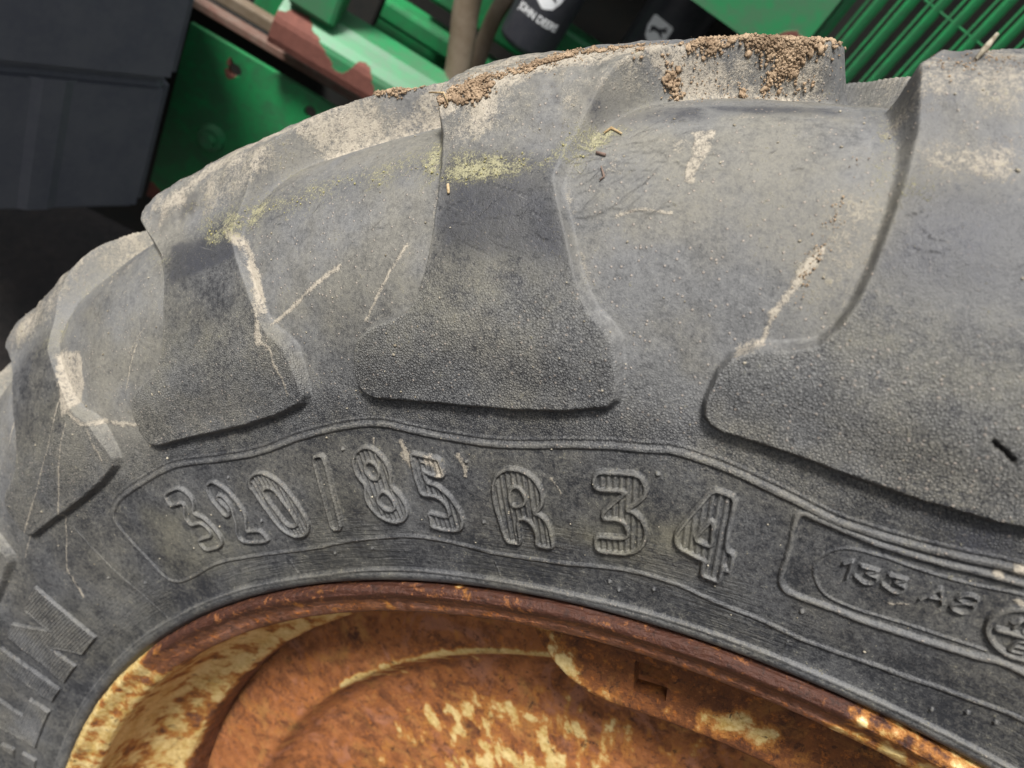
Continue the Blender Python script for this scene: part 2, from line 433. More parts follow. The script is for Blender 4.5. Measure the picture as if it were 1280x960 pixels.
def lug_mask(cols, rows, off, flip, lean=0.0):
    t = tg[rows]
    if flip: t = 2 * TM - t
    scale = np.interp(np.clip(t, 0, TM), TT, b_[:, 0])
    x = (th[cols][:, None] - math.radians(off)) * scale[None, :] * 1000
    y = np.broadcast_to((t * 1000)[None, :], x.shape)
    pts_ = [(a - lean * float(sstep(196, 242, b)) if b > 190 and a < -5 else a, b) for a, b in LUG]
    sc = [float(np.interp(min(b / 1000, 2 * TM - b / 1000), TT, b_[:, 0])) for a, b in LUG]
    P = [(math.radians(a) * s * 1000, b) for (a, b), s in zip(pts_, sc)]
    jx = (noise2(x * .06 + off, y * .06, 3, 3) - .5) * 1.2
    d = seg_dist(x + jx, y, P, True)
    d = np.where(inside(x + jx, y, [P]), -d, d)
    w = np.interp(y[0], [110, 135, 150, 200, 225, 260], [2.0, 2.0, 2.2, 3.0, 5.0, 7.2])[None, :]
    s = np.clip(1 - d / w, 0, 1)
    q = s ** 1.75                                     # firm upper edge, filleted foot
    soft = s * s * (3 - 2 * s)
    return .75 * q + .25 * soft, d
edge_d = np.full((NC, NR), 99., np.float32)
for k in range(24):
    for flip in (False, True):
        off = (k - 4) * PITCH + (7.5 if flip else 0)
        while off < -60: off += 360
        for wrap in (-360, 0, 360):
            o2 = off + wrap
            lo, hi = math.radians(o2 - 13.6), math.radians(o2 + 8)
            cols = np.where((th >= lo) & (th <= hi))[0]
            if not len(cols): continue
            rows = np.where((tg > .108) & (tg < .385))[0] if not flip else np.where((tg > 2 * TM - .385) & (tg < 2 * TM - .108))[0]
            mk, d = lug_mask(cols, rows, o2, flip, {-15.0: 1.8, -30.0: .9, 15.0: -.4}.get(round(o2, 1), 0.0) if not flip else 0.0)   # the lugs are worn unevenly
            if not flip and round(o2, 1) == -30.0: mk = mk * (1 - .42 * sstep(246, 292, tg[rows] * 1000))[None, :]      # this one is worn down most
            sl = np.ix_(cols, rows)
            cur = m_lug[sl]
            lug_id[sl] = np.where((mk > .5) & (mk > cur), k * 2 + int(flip), lug_id[sl])
            m_lug[sl] = np.maximum(cur, mk)
            edge_d[sl] = np.where(np.abs(d) < np.abs(edge_d[sl]), d, edge_d[sl])

# traced outlines on the tyre wall: (angle in degrees, distance from the bead in mm)
GLYPHS=[('3','N',[[(-28.72,93.9),(-27.79,94.8),(-27.22,94.2),(-26.93,90.7),(-26.8,86.0),(-27.02,82.1),(-27.4,79.3),(-27.29,77.4),(-26.9,74.9),(-26.69,69.2),(-26.54,62.9),(-26.65,58.5),(-27.05,56.0),(-27.69,55.7),(-28.47,56.1),(-28.62,58.6),(-28.64,63.1),(-28.07,63.6),(-27.43,62.9),(-27.17,64.0),(-27.12,66.9),(-27.25,70.5),(-27.54,72.5),(-28.26,72.3),(-28.28,75.0),(-28.29,78.3),(-27.88,81.8),(-27.6,86.1),(-28.29,86.7),(-28.82,86.9),(-28.8,90.0)]]),('2','N',[[(-25.08,90.8),(-24.58,91.5),(-24.23,88.4),(-23.86,84.4),(-23.61,77.9),(-23.52,71.6),(-23.63,67.5),(-23.99,63.7),(-24.25,59.8),(-23.78,59.5),(-23.13,58.7),(-23.0,55.0),(-22.97,51.8),(-23.79,52.1),(-24.99,54.2),(-25.16,57.4),(-24.99,61.7),(-24.68,65.6),(-24.49,69.7),(-24.28,73.6),(-24.25,77.6),(-24.36,81.5),(-24.67,83.6),(-24.9,82.0),(-24.77,77.7),(-24.58,74.2),(-24.83,71.0),(-25.14,71.6),(-25.27,76.3),(-25.4,80.9),(-25.39,85.2),(-25.29,88.6)]]),('0','V',[[(-21.71,87.5),(-21.25,89.5),(-20.7,89.5),(-20.19,86.8),(-19.76,82.8),(-19.44,76.2),(-19.22,67.9),(-19.09,60.6),(-19.26,55.4),(-19.8,51.7),(-20.47,51.4),(-21.05,53.6),(-21.44,57.2),(-21.65,64.3),(-21.8,73.0),(-21.95,80.9),(-21.97,84.4)],[(-21.22,79.8),(-20.81,81.2),(-20.4,79.2),(-20.22,73.7),(-20.02,67.6),(-19.9,61.5),(-19.99,58.0),(-20.43,57.5),(-20.85,59.6),(-20.94,62.7),(-21.11,70.2),(-21.27,76.9)]]),('/','N',[[(-16.71,92.9),(-16.16,93.7),(-15.99,91.7),(-16.11,84.0),(-16.38,72.2),(-16.66,61.1),(-16.88,53.7),(-17.6,52.9),(-17.33,63.3),(-17.07,73.9),(-16.84,85.6)]]),('8','V',[[(-14.27,89.6),(-13.92,93.4),(-13.27,95.8),(-12.78,94.4),(-12.45,90.4),(-12.27,85.4),(-12.31,80.3),(-12.46,77.2),(-12.42,75.1),(-12.08,70.9),(-11.92,65.6),(-12.02,60.7),(-12.47,56.8),(-13.1,55.9),(-13.68,57.9),(-14.1,61.8),(-14.3,67.4),(-14.24,72.3),(-13.98,76.5),(-14.25,79.7),(-14.37,84.5)],[(-13.69,86.2),(-13.31,88.6),(-13.0,87.0),(-12.9,82.4),(-13.12,79.4),(-13.44,79.2),(-13.7,82.1)],[(-13.44,71.0),(-13.05,73.4),(-12.75,71.5),(-12.55,67.2),(-12.71,63.4),(-13.15,62.3),(-13.48,65.1),(-13.6,68.3)]]),('5','V',[[(-10.7,91.9),(-10.27,91.2),(-9.73,90.4),(-9.2,89.8),(-9.15,86.2),(-9.15,80.8),(-9.65,81.1),(-10.08,82.2),(-10.26,83.7),(-10.26,80.5),(-10.22,77.5),(-9.73,76.6),(-9.31,73.3),(-8.97,68.9),(-8.71,63.9),(-8.69,58.6),(-8.93,54.1),(-9.53,52.6),(-10.25,53.2),(-10.76,54.6),(-10.64,57.9),(-10.68,62.2),(-10.11,60.9),(-9.59,60.1),(-9.39,61.8),(-9.41,66.0),(-9.66,69.3),(-10.08,70.9),(-10.73,71.2),(-10.81,74.8),(-10.83,81.3),(-10.78,88.3)]]),('R','V',[[(-6.39,50.4),(-6.48,59.7),(-6.59,67.8),(-6.62,74.8),(-6.48,80.7),(-6.18,84.8),(-5.68,87.4),(-5.23,87.8),(-4.7,86.8),(-4.29,84.1),(-4.03,79.7),(-4.01,75.0),(-4.18,70.9),(-4.58,67.9),(-4.27,67.8),(-3.94,65.3),(-3.82,61.5),(-3.78,55.9),(-3.75,51.3),(-4.22,50.8),(-4.7,51.0),(-4.58,56.2),(-4.63,60.2),(-4.85,63.4),(-5.15,64.3),(-5.52,63.0),(-5.54,56.8),(-5.55,50.2),(-5.94,50.5)],[(-5.72,74.8),(-5.61,78.3),(-5.33,79.8),(-5.05,78.4),(-4.89,75.3),(-4.95,72.3),(-5.27,70.4),(-5.7,69.9)]]),('3','V',[[(-1.52,91.4),(-0.84,92.8),(-0.2,93.4),(0.22,94.2),(0.57,92.4),(0.75,88.4),(0.67,84.7),(0.29,80.7),(-0.09,77.5),(0.22,77.7),(0.59,75.4),(0.84,71.3),(0.86,66.5),(0.7,61.7),(0.34,58.2),(-0.19,55.9),(-0.92,54.6),(-1.55,54.2),(-1.55,61.8),(-0.92,62.7),(-0.29,63.6),(0.03,65.4),(0.02,68.8),(-0.17,71.7),(-0.54,72.3),(-1.1,70.9),(-1.17,73.8),(-0.82,77.8),(-0.16,84.9),(-0.17,85.5),(-0.69,85.1),(-1.53,83.8)]]),('4','V',[[(3.38,94.7),(3.81,94.4),(4.24,93.5),(4.27,88.5),(4.25,80.9),(4.3,71.0),(4.66,69.8),(4.66,65.5),(4.65,61.7),(4.43,61.7),(4.36,63.4),(4.29,59.7),(4.28,55.2),(3.88,55.3),(3.49,55.9),(3.48,60.9),(3.54,63.1),(2.95,64.2),(2.4,65.5),(2.18,68.2),(2.16,71.9),(2.54,79.5),(2.98,87.4)],[(3.51,81.8),(3.62,80.8),(3.68,70.8),(3.52,70.3),(2.92,71.6),(3.21,76.8)]]),('N','H',[[(-45.92,97.8),(-45.43,73.2),(-45.15,47.8),(-47.95,46.9),(-49.22,57.9),(-50.38,68.3),(-50.0,46.1),(-52.85,46.5),(-52.72,70.9),(-52.96,96.1),(-51.32,97.5),(-50.16,86.0),(-48.59,73.1),(-48.94,94.9)]]),('I','H',[[(-54.68,97.3),(-54.25,71.6),(-54.04,46.8),(-56.15,47.4),(-56.34,66.8),(-56.55,93.5),(-56.58,99.2)]]),('L','H',[[(-60.29,63.0),(-57.7,62.6),(-57.61,46.4),(-63.15,46.9),(-63.28,63.0),(-63.62,78.7),(-64.14,102.2),(-60.64,108.5),(-60.36,84.6)]]),('E','H',[[(-65.32,73.5),(-65.08,63.0),(-69.46,60.5),(-69.38,52.9),(-64.88,55.8),(-64.84,44.3),(-73.47,41.3),(-74.58,99.5),(-65.89,94.7),(-65.54,83.5),(-70.04,82.0),(-69.75,72.2)]])]
SMALL=[('1',[[(8.65,80.5),(8.91,82.6),(8.95,74.9)]]),('3',[[(9.25,82.0),(9.84,82.5),(9.52,80.0),(9.88,79.6),(9.87,77.0),(9.56,75.8),(9.21,77.0)]]),('3',[[(10.22,82.6),(10.81,83.2),(10.49,80.7),(10.85,80.2),(10.86,78.0),(10.6,76.7),(10.17,77.8)]]),('A',[[(11.51,77.8),(11.91,84.7),(12.23,79.2)],[(11.68,80.0),(12.12,81.1)]]),('8',[[(12.55,83.4),(12.61,85.4),(12.84,86.8),(13.1,86.2),(13.07,84.3),(12.82,83.2),(12.55,83.4)],[(12.78,83.0),(12.52,80.8),(12.55,79.2),(12.87,79.0),(13.09,80.6),(13.14,82.7),(13.04,83.8)]]),('ring',[[(15.83,85.5),(15.91,83.8),(15.95,82.0),(15.96,80.2),(15.92,78.3),(15.84,76.6),(15.72,75.0),(15.57,73.6),(15.39,72.5),(15.19,71.8),(14.98,71.4),(14.76,71.5),(14.54,71.9),(14.34,72.7),(14.16,73.9),(14.01,75.3),(13.89,77.0),(13.82,78.8),(13.79,80.7),(13.8,82.6),(13.86,84.5),(13.96,86.1),(14.08,87.6),(14.24,88.8),(14.42,89.8),(14.62,90.4),(14.82,90.6),(15.02,90.5),(15.22,90.1),(15.41,89.4),(15.58,88.3),(15.72,87.0),(15.83,85.5)]]),('bar',[[(14.13,78.8),(14.91,80.5),(15.71,82.4)]]),('1',[[(14.37,83.5),(14.54,85.5),(14.51,81.9)]]),('3',[[(14.7,85.6),(15.07,86.3),(14.89,84.3),(15.14,84.2),(15.11,82.2),(14.83,81.9)]]),('0',[[(15.2,85.7),(15.35,87.3),(15.59,87.2),(15.6,84.5),(15.37,83.6),(15.2,85.7)]]),('B',[[(14.83,73.4),(14.87,78.1),(15.25,78.9),(15.22,76.8),(14.85,75.8),(15.22,76.8),(15.28,75.0),(14.83,73.4)]])]
RIBS=[('outer_rib',1.5,1.1,[(-33.77,99.9),(-32.63,103.2),(-30.02,104.8),(-26.74,105.6),(-23.28,100.7),(-20.11,99.3),(-17.02,103.1),(-13.75,105.8),(-11.92,105.6),(-10.48,102.7),(-8.75,99.6),(-6.69,97.6),(-4.66,98.3),(-2.77,100.8),(-0.96,103.2),(0.52,104.5),(1.53,105.9),(2.69,105.0),(4.2,102.8),(5.25,100.6),(6.7,97.8),(7.9,95.6),(9.36,95.8),(10.74,97.0),(12.05,99.0),(13.74,102.3),(16.2,106),(17.6,106),(21,100),(25,98)]),('inner_rib',1.0,0.8,[(-33.77,99.9),(-34.38,92.7),(-34.14,69.9),(-33.97,51.8),(-33.14,45.5),(-31.54,44.5),(-28.5,46.7),(-25.65,45.2),(-20.82,43.0),(-16.67,45.9),(-13.03,47.8),(-10.99,47.1),(-8.15,43.5),(-6.98,42.3),(-3.59,42.9),(-1.07,45.8),(0.74,47.6),(2.45,46.9),(4.37,44.2),(6.26,42.8),(8.13,40.9),(9.99,41.2),(12.53,43.5),(15.15,47.3),(16.81,49.4),(19,47),(23,42)]),('box_rib',1.3,1.1,[(13.97,97.9),(12.23,95.2),(11.25,93.7),(9.78,92.6),(8.58,92.9),(7.2,94.3),(6.79,94.8),(6.57,92.0),(6.67,79.1),(6.67,65.9),(6.88,61.6),(7.35,60.0),(9.08,59.9),(10.33,60.1),(11.84,61.5),(13.01,63.2),(14.08,65.1),(15.66,67.7),(21,62)]),('fine_rib',0.45,0.22,[(14.16,94.2),(12.46,90.2),(11.08,88.7),(9.64,88.2),(8.51,86.4),(7.89,81.0),(7.73,74.5),(8.05,67.9),(8.61,64.1),(9.61,63.4),(10.97,64.8),(12.47,66.5),(14.25,68.8)]),('seam',0.45,0.45,[(-38.27,107.0),(-37.66,67.1),(-36.86,27.1)]),('seam',0.45,0.45,[(-51.82,43.1),(-51.89,27.7)]),('seam',0.45,0.45,[(-22.27,38.0),(-22.2,29.7)]),('seam',0.45,0.45,[(-7.35,36.5),(-7.25,30.0)]),('seam',0.45,0.45,[(7.75,37.3),(7.71,28.9)])]
NUBS=[(-7.52,58.8),(7.87,53.7),(1.15,95.5),(-14.72,95.0),(-23.36,90.7),(-10.19,87.6),(-22.68,63.5),(-15.38,41.2),(-0.91,38.5),(-0.41,35.1),(1.37,41.0),(14.07,34.6),(15.18,40.8),(16.17,42.7),(-18.31,39.4),(-36.07,54.6),(-38.87,69.6),(-7.8,88.5)]
STAINS=[('chalk',(1,1.6),[(-16.72,157.8),(-15.95,160.8),(-14.71,167.6),(-13.58,173.6),(-12.94,176.1)]),('tan',(0.5,1.2),[(-11.78,151.5),(-11.2,159.4),(-10.36,171.9),(-9.7,181.3)]),('chalk',(2.6,0.6),[(5.1,183.0),(4.79,175.7),(4.47,168.5),(4.16,159.9),(4.01,151.5)]),('tan',(2.2,1.5),[(3.4,147.1),(3.69,149.5),(4.02,150.7)]),('chalk',(2.5,2.2),[(-19.36,209.4),(-18.17,196.7),(-17.55,181.0),(-17.34,163.4),(-17.26,150.2)]),('tan',(0.9,0.7),[(-17.12,150.0),(-16.66,146.6),(-16.49,135.9),(-16.49,124.6)]),('chalk',(1.2,0.9),[(-33.01,169.3),(-32.37,156.7),(-31.47,148.2),(-29.41,139.2),(-27.72,130.8)]),('tan',(0.8,0.5),[(-31.15,143.1),(-31.65,122.9)]),('chalk',(1.6,1.2),[(-11.13,97.1),(-11.07,93.3),(-11.08,90.2)]),('chalk',(3.0,1.6),[(-11.06,90.6),(-10.99,85.5)]),('chalk',(2.8,2.8),[(-9.79,89.2),(-9.46,86.6),(-9.29,82.7)]),('chalk',(1.3,0.9),[(-8.16,91.7),(-8.06,86.4),(-8.0,81.5)]),('tan',(0.8,0.4),[(-12.7,99.1),(-12.73,96.7)]),('tan',(0.8,0.5),[(-33.1,167.2),(-35.39,147.2),(-38.3,133.9),(-42.07,123.8),(-45.01,114.6)]),('tan',(0.6,0.9),[(-32.83,153.7),(-34.65,138.8),(-37.0,122.4),(-40.62,97.9),(-42.12,89.2)]),('tan',(0.5,1.2),[(-41.94,90.3),(-42.25,79.9),(-42.56,71.8)]),('tan',(1.2,0.4),[(-38.93,186.4),(-40.6,173.6)]),('tan',(1,0.5),[(-38.85,166.8),(-41.33,152.1)]),('tan',(0.8,0.4),[(-25.42,178.0),(-26.13,175.3),(-26.73,170.4)]),('tan',(0.4,0.8),[(-28.27,149.9),(-26.95,163.7),(-26.22,171.7)]),('tan',(0.8,0.5),[(-25.09,153.2),(-25.97,150.3),(-27.14,149.3)]),('chalk',(1.6,1.6),[(13.13,98.3),(13.25,98.3)]),('chalk',(2.2,2.2),[(13.67,102.2),(13.73,102.5)]),('chalk',(1.2,1.2),[(14.12,91.2),(14.25,91.6)]),('tan',(0.9,0.3),[(10.67,71.2),(10.88,71.9),(11.26,73.9)]),('tan',(0.5,0.3),[(-3.63,84.8),(-3.42,82.9),(-3.14,78.8)]),('tan',(1,0.6),[(-1.43,189.0),(-0.66,191.7),(0.42,191.1)]),('gash',(0.35,0.6),[(11.03,139.9),(11.31,138.3),(11.76,136.6)])]
PATCHES=[('tan',1.0,[(0.36,224.6),(1.09,226.3),(1.15,217.9),(1.02,207.3),(0.94,202.4),(0.6,202.8),(0.59,210.4),(0.64,215.7)]),('tan',4.0,[(-0.23,219.4),(0.09,222.8),(0.46,219.6),(0.27,213.8),(-0.06,214.8)]),('tan',2,[(-33.36,199.0),(-31.24,188.3),(-31.3,169.1),(-32.25,158.6),(-32.92,159.1),(-33.01,176.7)]),('tan',12,[(5.06,201.1),(5.81,202.4),(6.44,197.9),(5.94,180.6),(5.68,172.2),(5.45,187.7)]),('moss',5,[(-7.92,207.0),(-7.95,216.0),(-6.43,215.7),(-5.17,213.0),(-4.18,209.4),(-4.12,206.0),(-5.04,205.5),(-6.52,203.2)]),('moss',4,[(-4.38,208.6),(-3.97,214.5),(-3.4,221.3),(-2.67,226.1),(-1.8,229.5),(-1.23,227.6),(-2.17,222.0),(-3.13,215.3),(-3.85,208.3)]),('moss',12,[(-20.75,217.2),(-16.94,220.7),(-12.78,222.4),(-8.9,224.3),(-8.66,214.8),(-11.03,213.1),(-13.68,210.6),(-17.13,209.8),(-19.49,206.0)]),('moss',3,[(-12.83,207.4),(-10.7,215.1),(-8.81,220.8),(-8.7,216.8),(-10.62,211.1)]),('tan',6,[(6.87,217.2),(7.73,222.7),(9.15,224.2),(9.33,214.5),(8.46,213.8),(7.5,214.4)]),('dark',3,[(-23.09,214.1),(-20.24,207.4),(-18.07,196.7),(-18.66,191.7),(-20.72,191.3),(-22.67,190.9)]),('dark',6,[(0.68,245.9),(2.4,249.5),(4.29,253.6),(4.36,245.5),(2.52,240.6),(1.06,239.5)]),('dark',9,[(-3.37,236.1),(-1.89,240.0),(0.23,242.0),(0.65,233.8),(-1.4,230.7),(-2.74,228.4)]),('dark',10,[(-7.48,203.3),(-4.43,203.6),(-3.36,187.9),(-2.93,172.0),(-7.98,175.9),(-7.86,193.2)]),('dark',12,[(7.15,203.8),(8.52,211.4),(9.63,202.0),(9.62,184.2),(7.9,175.7),(6.74,180.0)]),('dark',8,[(10.22,108.8),(13.04,115.6),(13.52,105.6),(11.84,100.3)]),('olive',10,[(-31.48,90.3),(-25.54,69.2),(-24.66,46.7),(-29.89,43.7),(-33.34,53.4)]),('olive',8,[(-3.36,61.3),(3.25,77.0),(3.41,66.1),(-0.98,49.8)])]

# raised lettering, moulded lines, rubber nubs: height in metres over the carcass
H = np.zeros((NC, NR), np.float32)
part_id = np.zeros((NC, NR), np.int16)                # >0: lettering or rib piece
part_names = {}
def region(pts, pad):
    a = [p[0] for p in pts]; b = [p[1] for p in pts]
    pd = math.degrees(pad / 1000 / .5)
    cols = np.where((th >= math.radians(min(a) - pd)) & (th <= math.radians(max(a) + pd)))[0]
    rows = np.where((tg * 1000 >= min(b) - pad) & (tg * 1000 <= max(b) + pad))[0]
    return cols, rows
def xy(pts): return [(math.radians(a) * 510, b) for a, b in pts]
def grid_xy(cols, rows): return np.meshgrid(th[cols] * 510, tg[rows] * 1000, indexing='ij')
pid = 0
def new_part(name):
    global pid
    pid += 1; part_names[pid] = name
    return pid
for ch, mode, rings in GLYPHS:
    allp = [p for r in rings for p in r]
    cols, rows = region(allp, 3)
    X, Y = grid_xy(cols, rows)
    R = [[tuple(p) for p in (chaikin(chaikin(xy(r), .25), .25) if ch in '08R3' else chaikin(xy(r)) if mode != 'H' else np.array(xy(r)))] for r in rings]
    d = np.minimum.reduce([seg_dist(X, Y, r, True) for r in R])
    ins = inside(X, Y, R)
    sd = np.where(ins, -d, d)
    if mode == 'H':
        h = 1.75 * sstep(.45, -.15, sd) + .45 * sstep(.7, .1, d)
        h += .75 * np.where(sd < -.7, np.abs(((Y / 2.0 + .03 * X) % 1.0) * 2 - 1), 0) - .62 * (sd < -.7)
        pn = new_part('raised_letter')
    else:
        h = 1.75 * sstep(1.08, .55, d) + np.where(ins, .25, 0) * sstep(0, .8, d)
        if ch == '/': h += np.where(ins, .35, 0)
        if mode == 'V':
            x0 = X[X.shape[0] // 2, 0]
            st_ = sstep(.22, .62, .5 + .5 * np.cos((X - x0) * 2 * math.pi / 2.55))
            h += np.where(ins, .70 * st_, 0) * sstep(.7, 1.1, d)
        pn = new_part('raised_letter' if ch == 'R' else 'raised_stroke' if ch == '/' else 'raised_numeral')
    h *= 1 + .25 * (noise2(X * .25, Y * .25, 9, 3) - .5)
    sl = np.ix_(cols, rows)
    H[sl] = np.maximum(H[sl], h.astype(np.float32) / 1000)
    part_id[sl] = np.where(sd < 1.2, pn, part_id[sl])
for ch, lines in SMALL:
    cols, rows = region([p for l in lines for p in l], 3)
    if not len(cols) or not len(rows): continue
    X, Y = grid_xy(cols, rows)
    d = np.minimum.reduce([seg_dist(X, Y, [tuple(p) for p in catmull(xy(l), 4)] if len(l) > 5 else xy(l), False) for l in lines])
    wd = .85 if ch in ('ring', 'bar') else .48
    h = 1.45 * sstep(wd + .34, wd - .30, d)
    pn = new_part({'ring': 'raised_ring', 'bar': 'raised_bar', 'A': 'raised_letter', 'B': 'raised_letter'}.get(ch, 'raised_numeral'))
    sl = np.ix_(cols, rows)
    part_id[sl] = np.where((d < wd + .3), pn, part_id[sl])
    H[sl] = np.maximum(H[sl], h.astype(np.float32) / 1000)
RIBS.append(('seam', 1.15, 1.0, [(-66, 27.6), (-60, 27.4), (-54, 27.8), (-48, 27.2), (-42, 27.8), (-36, 27.2), (-30, 27.6), (-25, 27.2), (-20.4, 27.0), (-17.2, 28.0), (-14.3, 28.7), (-11.5, 28.2), (-9.2, 27.6), (-6, 27.2), (-3.1, 27.1), (.7, 27.6), (5, 27.8), (10, 27.4), (16, 27.6), (25, 27.6)]))   # fine bead line next to the rim
for nm, w, hh, pts in RIBS:
    cols, rows = region(pts, 5)
    X, Y = grid_xy(cols, rows)
    P = [tuple(p) for p in (catmull(xy(pts), 5) if len(pts) > 3 else np.array(xy(pts)))]
    jit = (noise2(X * .3, Y * .3, 21, 3) - .5) * .35
    d = seg_dist(X, Y, P, False) + jit
    h = hh * sstep(w * 1.25, w * .35, d)
    if nm == 'outer_rib':
        P2 = [(a, b + 2.9) for a, b in P]
        h = np.maximum(h, .42 * sstep(.9, .3, seg_dist(X, Y, P2, False) + jit))
    if nm == 'box_rib':
        ins = inside(X, Y, [P])
        h = h - .35 * np.where(ins, sstep(0, 1.5, d), 0)
    sl = np.ix_(cols, rows)
    if nm in ('outer_rib', 'inner_rib', 'box_rib'):
        pn = new_part('moulded_rib')
        part_id[sl] = np.where((d < w * 1.1) & (part_id[sl] == 0), pn, part_id[sl])
    H[sl] = np.where(h > 0, np.maximum(H[sl], h.astype(np.float32) / 1000), H[sl] + h.astype(np.float32) / 1000)
for a, b in NUBS:
    cols, rows = region([(a, b)], 3)
    X, Y = grid_xy(cols, rows)
    d = np.hypot(X - math.radians(a) * 510, Y - b)
    sl = np.ix_(cols, rows)
    H[sl] += (1.1 * sstep(1.25, .3, d) / 1000).astype(np.float32)

# dirt masks; the lug edges also carry painted light
UX = TH * rr * 1000                                    # mm along the tyre
UY = np.broadcast_to(TG * 1000, UX.shape)
_r = br[None, :] + m_lug * (lr - br)[None, :]; _y = by[None, :] + m_lug * (ly - by)[None, :]
P0 = np.stack([_r * np.sin(TH), _y, _r * np.cos(TH)], -1) * 1000
n1 = noise3(P0, .02, 31, 4); n2 = noise3(P0, .09, 32, 4); n3 = noise3(P0, .4, 33, 3)
dust = np.interp(tg * 1000, [0, 24, 30, 50, 104, 112, 130, 150, 165, 200, 240, 360, 800], [.10, .34, .18, .24, .29, .44, .56, .60, .63, .64, .68, .68, .6])[None, :] * np.ones((NC, 1))
neck = m_lug * np.interp(tg * 1000, [0, 150, 168, 205, 222, 240, 800], [0, .02, .34, .40, .0, -.05, 0])[None, :]
dust = dust - neck + .16 * sstep(-42, -52, np.degrees(TH)) * sstep(100, 130, UY)
foot = m_lug * sstep(150, 128, UY)
dust += foot * .11
edge = np.exp(-(np.maximum(edge_d, 0) / 1.6) ** 2) * np.exp(-(np.minimum(edge_d, 0) / 1.1) ** 2) * (np.abs(edge_d) < 40)
dust += edge * .30 * sstep(122, 130, UY) * sstep(235, 205, UY)  # pale lug edges: dust and wear, plus a painted lit edge line
dust += .20 * (H > .0008) * (.6 + .8 * n2)             # paler tops of lettering and ribs
for j, (a, b, w) in enumerate([(-33, 60, 16), (-12, 60, 20), (0, 52, 18), (-45, 75, 20)]):
    dust += .0
tan = np.zeros((NC, NR)); moss = np.zeros((NC, NR)); dark = np.zeros((NC, NR)); olive = np.zeros((NC, NR)); gash = np.zeros((NC, NR))
layers = {'tan': tan, 'chalk': tan, 'moss': moss, 'dark': dark, 'olive': olive, 'gash': gash}
def loc_xy(cols, rows): return UX[np.ix_(cols, rows)], UY[np.ix_(cols, rows)]
def loc_p(pts): return [(math.radians(a) * float(np.interp(b / 1000, tg, br)) * 1000, b) for a, b in pts]
for kind, w, pts in STAINS:
    cols, rows = region(pts, 9)
    X, Y = loc_xy(cols, rows); sl = np.ix_(cols, rows)
    jx = (n2[sl] - .5) * 2.4 + (n3[sl] - .5) * 1.8
    d, s = seg_dist(X + jx, Y + jx * .6, loc_p(pts), False, True)
    ww = w[0] * (1 - s) + w[1] * s
    v = sstep(ww * 1.25 + .3, ww * .35, d) if kind == 'gash' else sstep(ww * 1.55 + .4, ww * .1, d) * (.62 + .75 * n2[sl])
    layers[kind][sl] = np.maximum(layers[kind][sl], v * (1.0 if kind == 'chalk' else .85 if kind != 'gash' else 1))
    if kind == 'gash': H[sl] -= (v * .003).astype(np.float32)
for kind, soft, pts in PATCHES:
    cols, rows = region(pts, soft * 3 + 4)
    X, Y = loc_xy(cols, rows); sl = np.ix_(cols, rows)
    P = loc_p(pts)
    jx = (n2[sl] - .5) * 5 + (n3[sl] - .5) * 1.6
    d = seg_dist(X + jx, Y + jx * .7, P, True); d = np.where(inside(X + jx, Y + jx * .7, [P]), -d, d)
    v = sstep(soft, -soft * .6, d) * (.9 if soft < 3 else .45 if kind == 'olive' else .50 if kind == 'moss' else .72 if kind != 'tan' else .55)
    layers[kind][sl] = np.maximum(layers[kind][sl], v)
# general layers that follow the form: soil on the worn crests, lichen in the step under the crest, dust lines in the concave fillets
crest = m_lug * sstep(212, 232, UY) * sstep(2 * TM * 1000 - 212, 2 * TM * 1000 - 232, UY)
tan += crest * (.22 + .44 * sstep(.42, .66, n1) + .42 * sstep(.46, .66, n2)) * .85
dark += crest * sstep(.54, .40, n2) * sstep(.60, .46, n1) * .55
moss += crest * .16 * sstep(.5, .66, noise3(P0, .05, 52, 3))
tan += .55 * sstep(.62, .76, n2) * sstep(.5, .62, n1) * sstep(170, 215, UY) * (1 - m_lug)
smear = [(-9.3, 240), (-7.8, 246), (-5.6, 258), (-3, 268), (0, 275), (2.2, 292), (3.6, 312), (3.9, 300), (3.0, 288), (1.2, 268), (-.6, 254), (-2.6, 250), (-5.0, 243), (-7.5, 234), (-9.0, 230)]
for off in (-30, -15, 0, 15):
    pts = [(q[0] + off, q[1]) for q in smear]
    cols, rows = region(pts, 9)
    if not len(cols): continue
    X, Y = UX[np.ix_(cols, rows)], UY[np.ix_(cols, rows)]; sl = np.ix_(cols, rows)
    PP = [(math.radians(q[0]) * float(np.interp(q[1] / 1000, tg, br)) * 1000, q[1]) for q in pts]
    d = seg_dist(X, Y, PP, True); d = np.where(inside(X, Y, [PP]), -d, d) + (n2[sl] - .5) * 14
    tan[sl] = np.maximum(tan[sl], sstep(4, -6, d) * (.95 if off in (0, -15) else .6))
fil = np.exp(-((edge_d - 3.4) / 1.5) ** 2) * sstep(143, 150, UY) * sstep(222, 200, UY)
tan += fil * sstep(.42, .62, n2) * .50
moss += np.exp(-((UY - 207) / 6) ** 2) * m_lug * .36 * sstep(.40, .6, n1)
moss += np.exp(-((edge_d - 7) / 4) ** 2) * sstep(200, 212, UY) * sstep(262, 245, UY) * .34
dark += (1 - m_lug) * np.exp(-((UY - 244) / 4) ** 2) * .25
olive += np.exp(-((UY - 158) / 16) ** 2) * .22 * m_lug + .16 * sstep(100, 160, UY) * sstep(.45, .6, n1) + .20 * sstep(.5, .65, n1) * sstep(110, 60, UY)
grain = np.interp(tg * 1000, [0, 60, 98, 110, 130, 155, 175, 800], [.10, .12, .22, .66, .86, .62, .10, .12])[None, :] * np.ones((NC, 1))
grain *= (.75 + .5 * n1) * (1 - .80 * sstep(108, 142, UY) * (1 - np.clip(m_lug, 0, 1)))
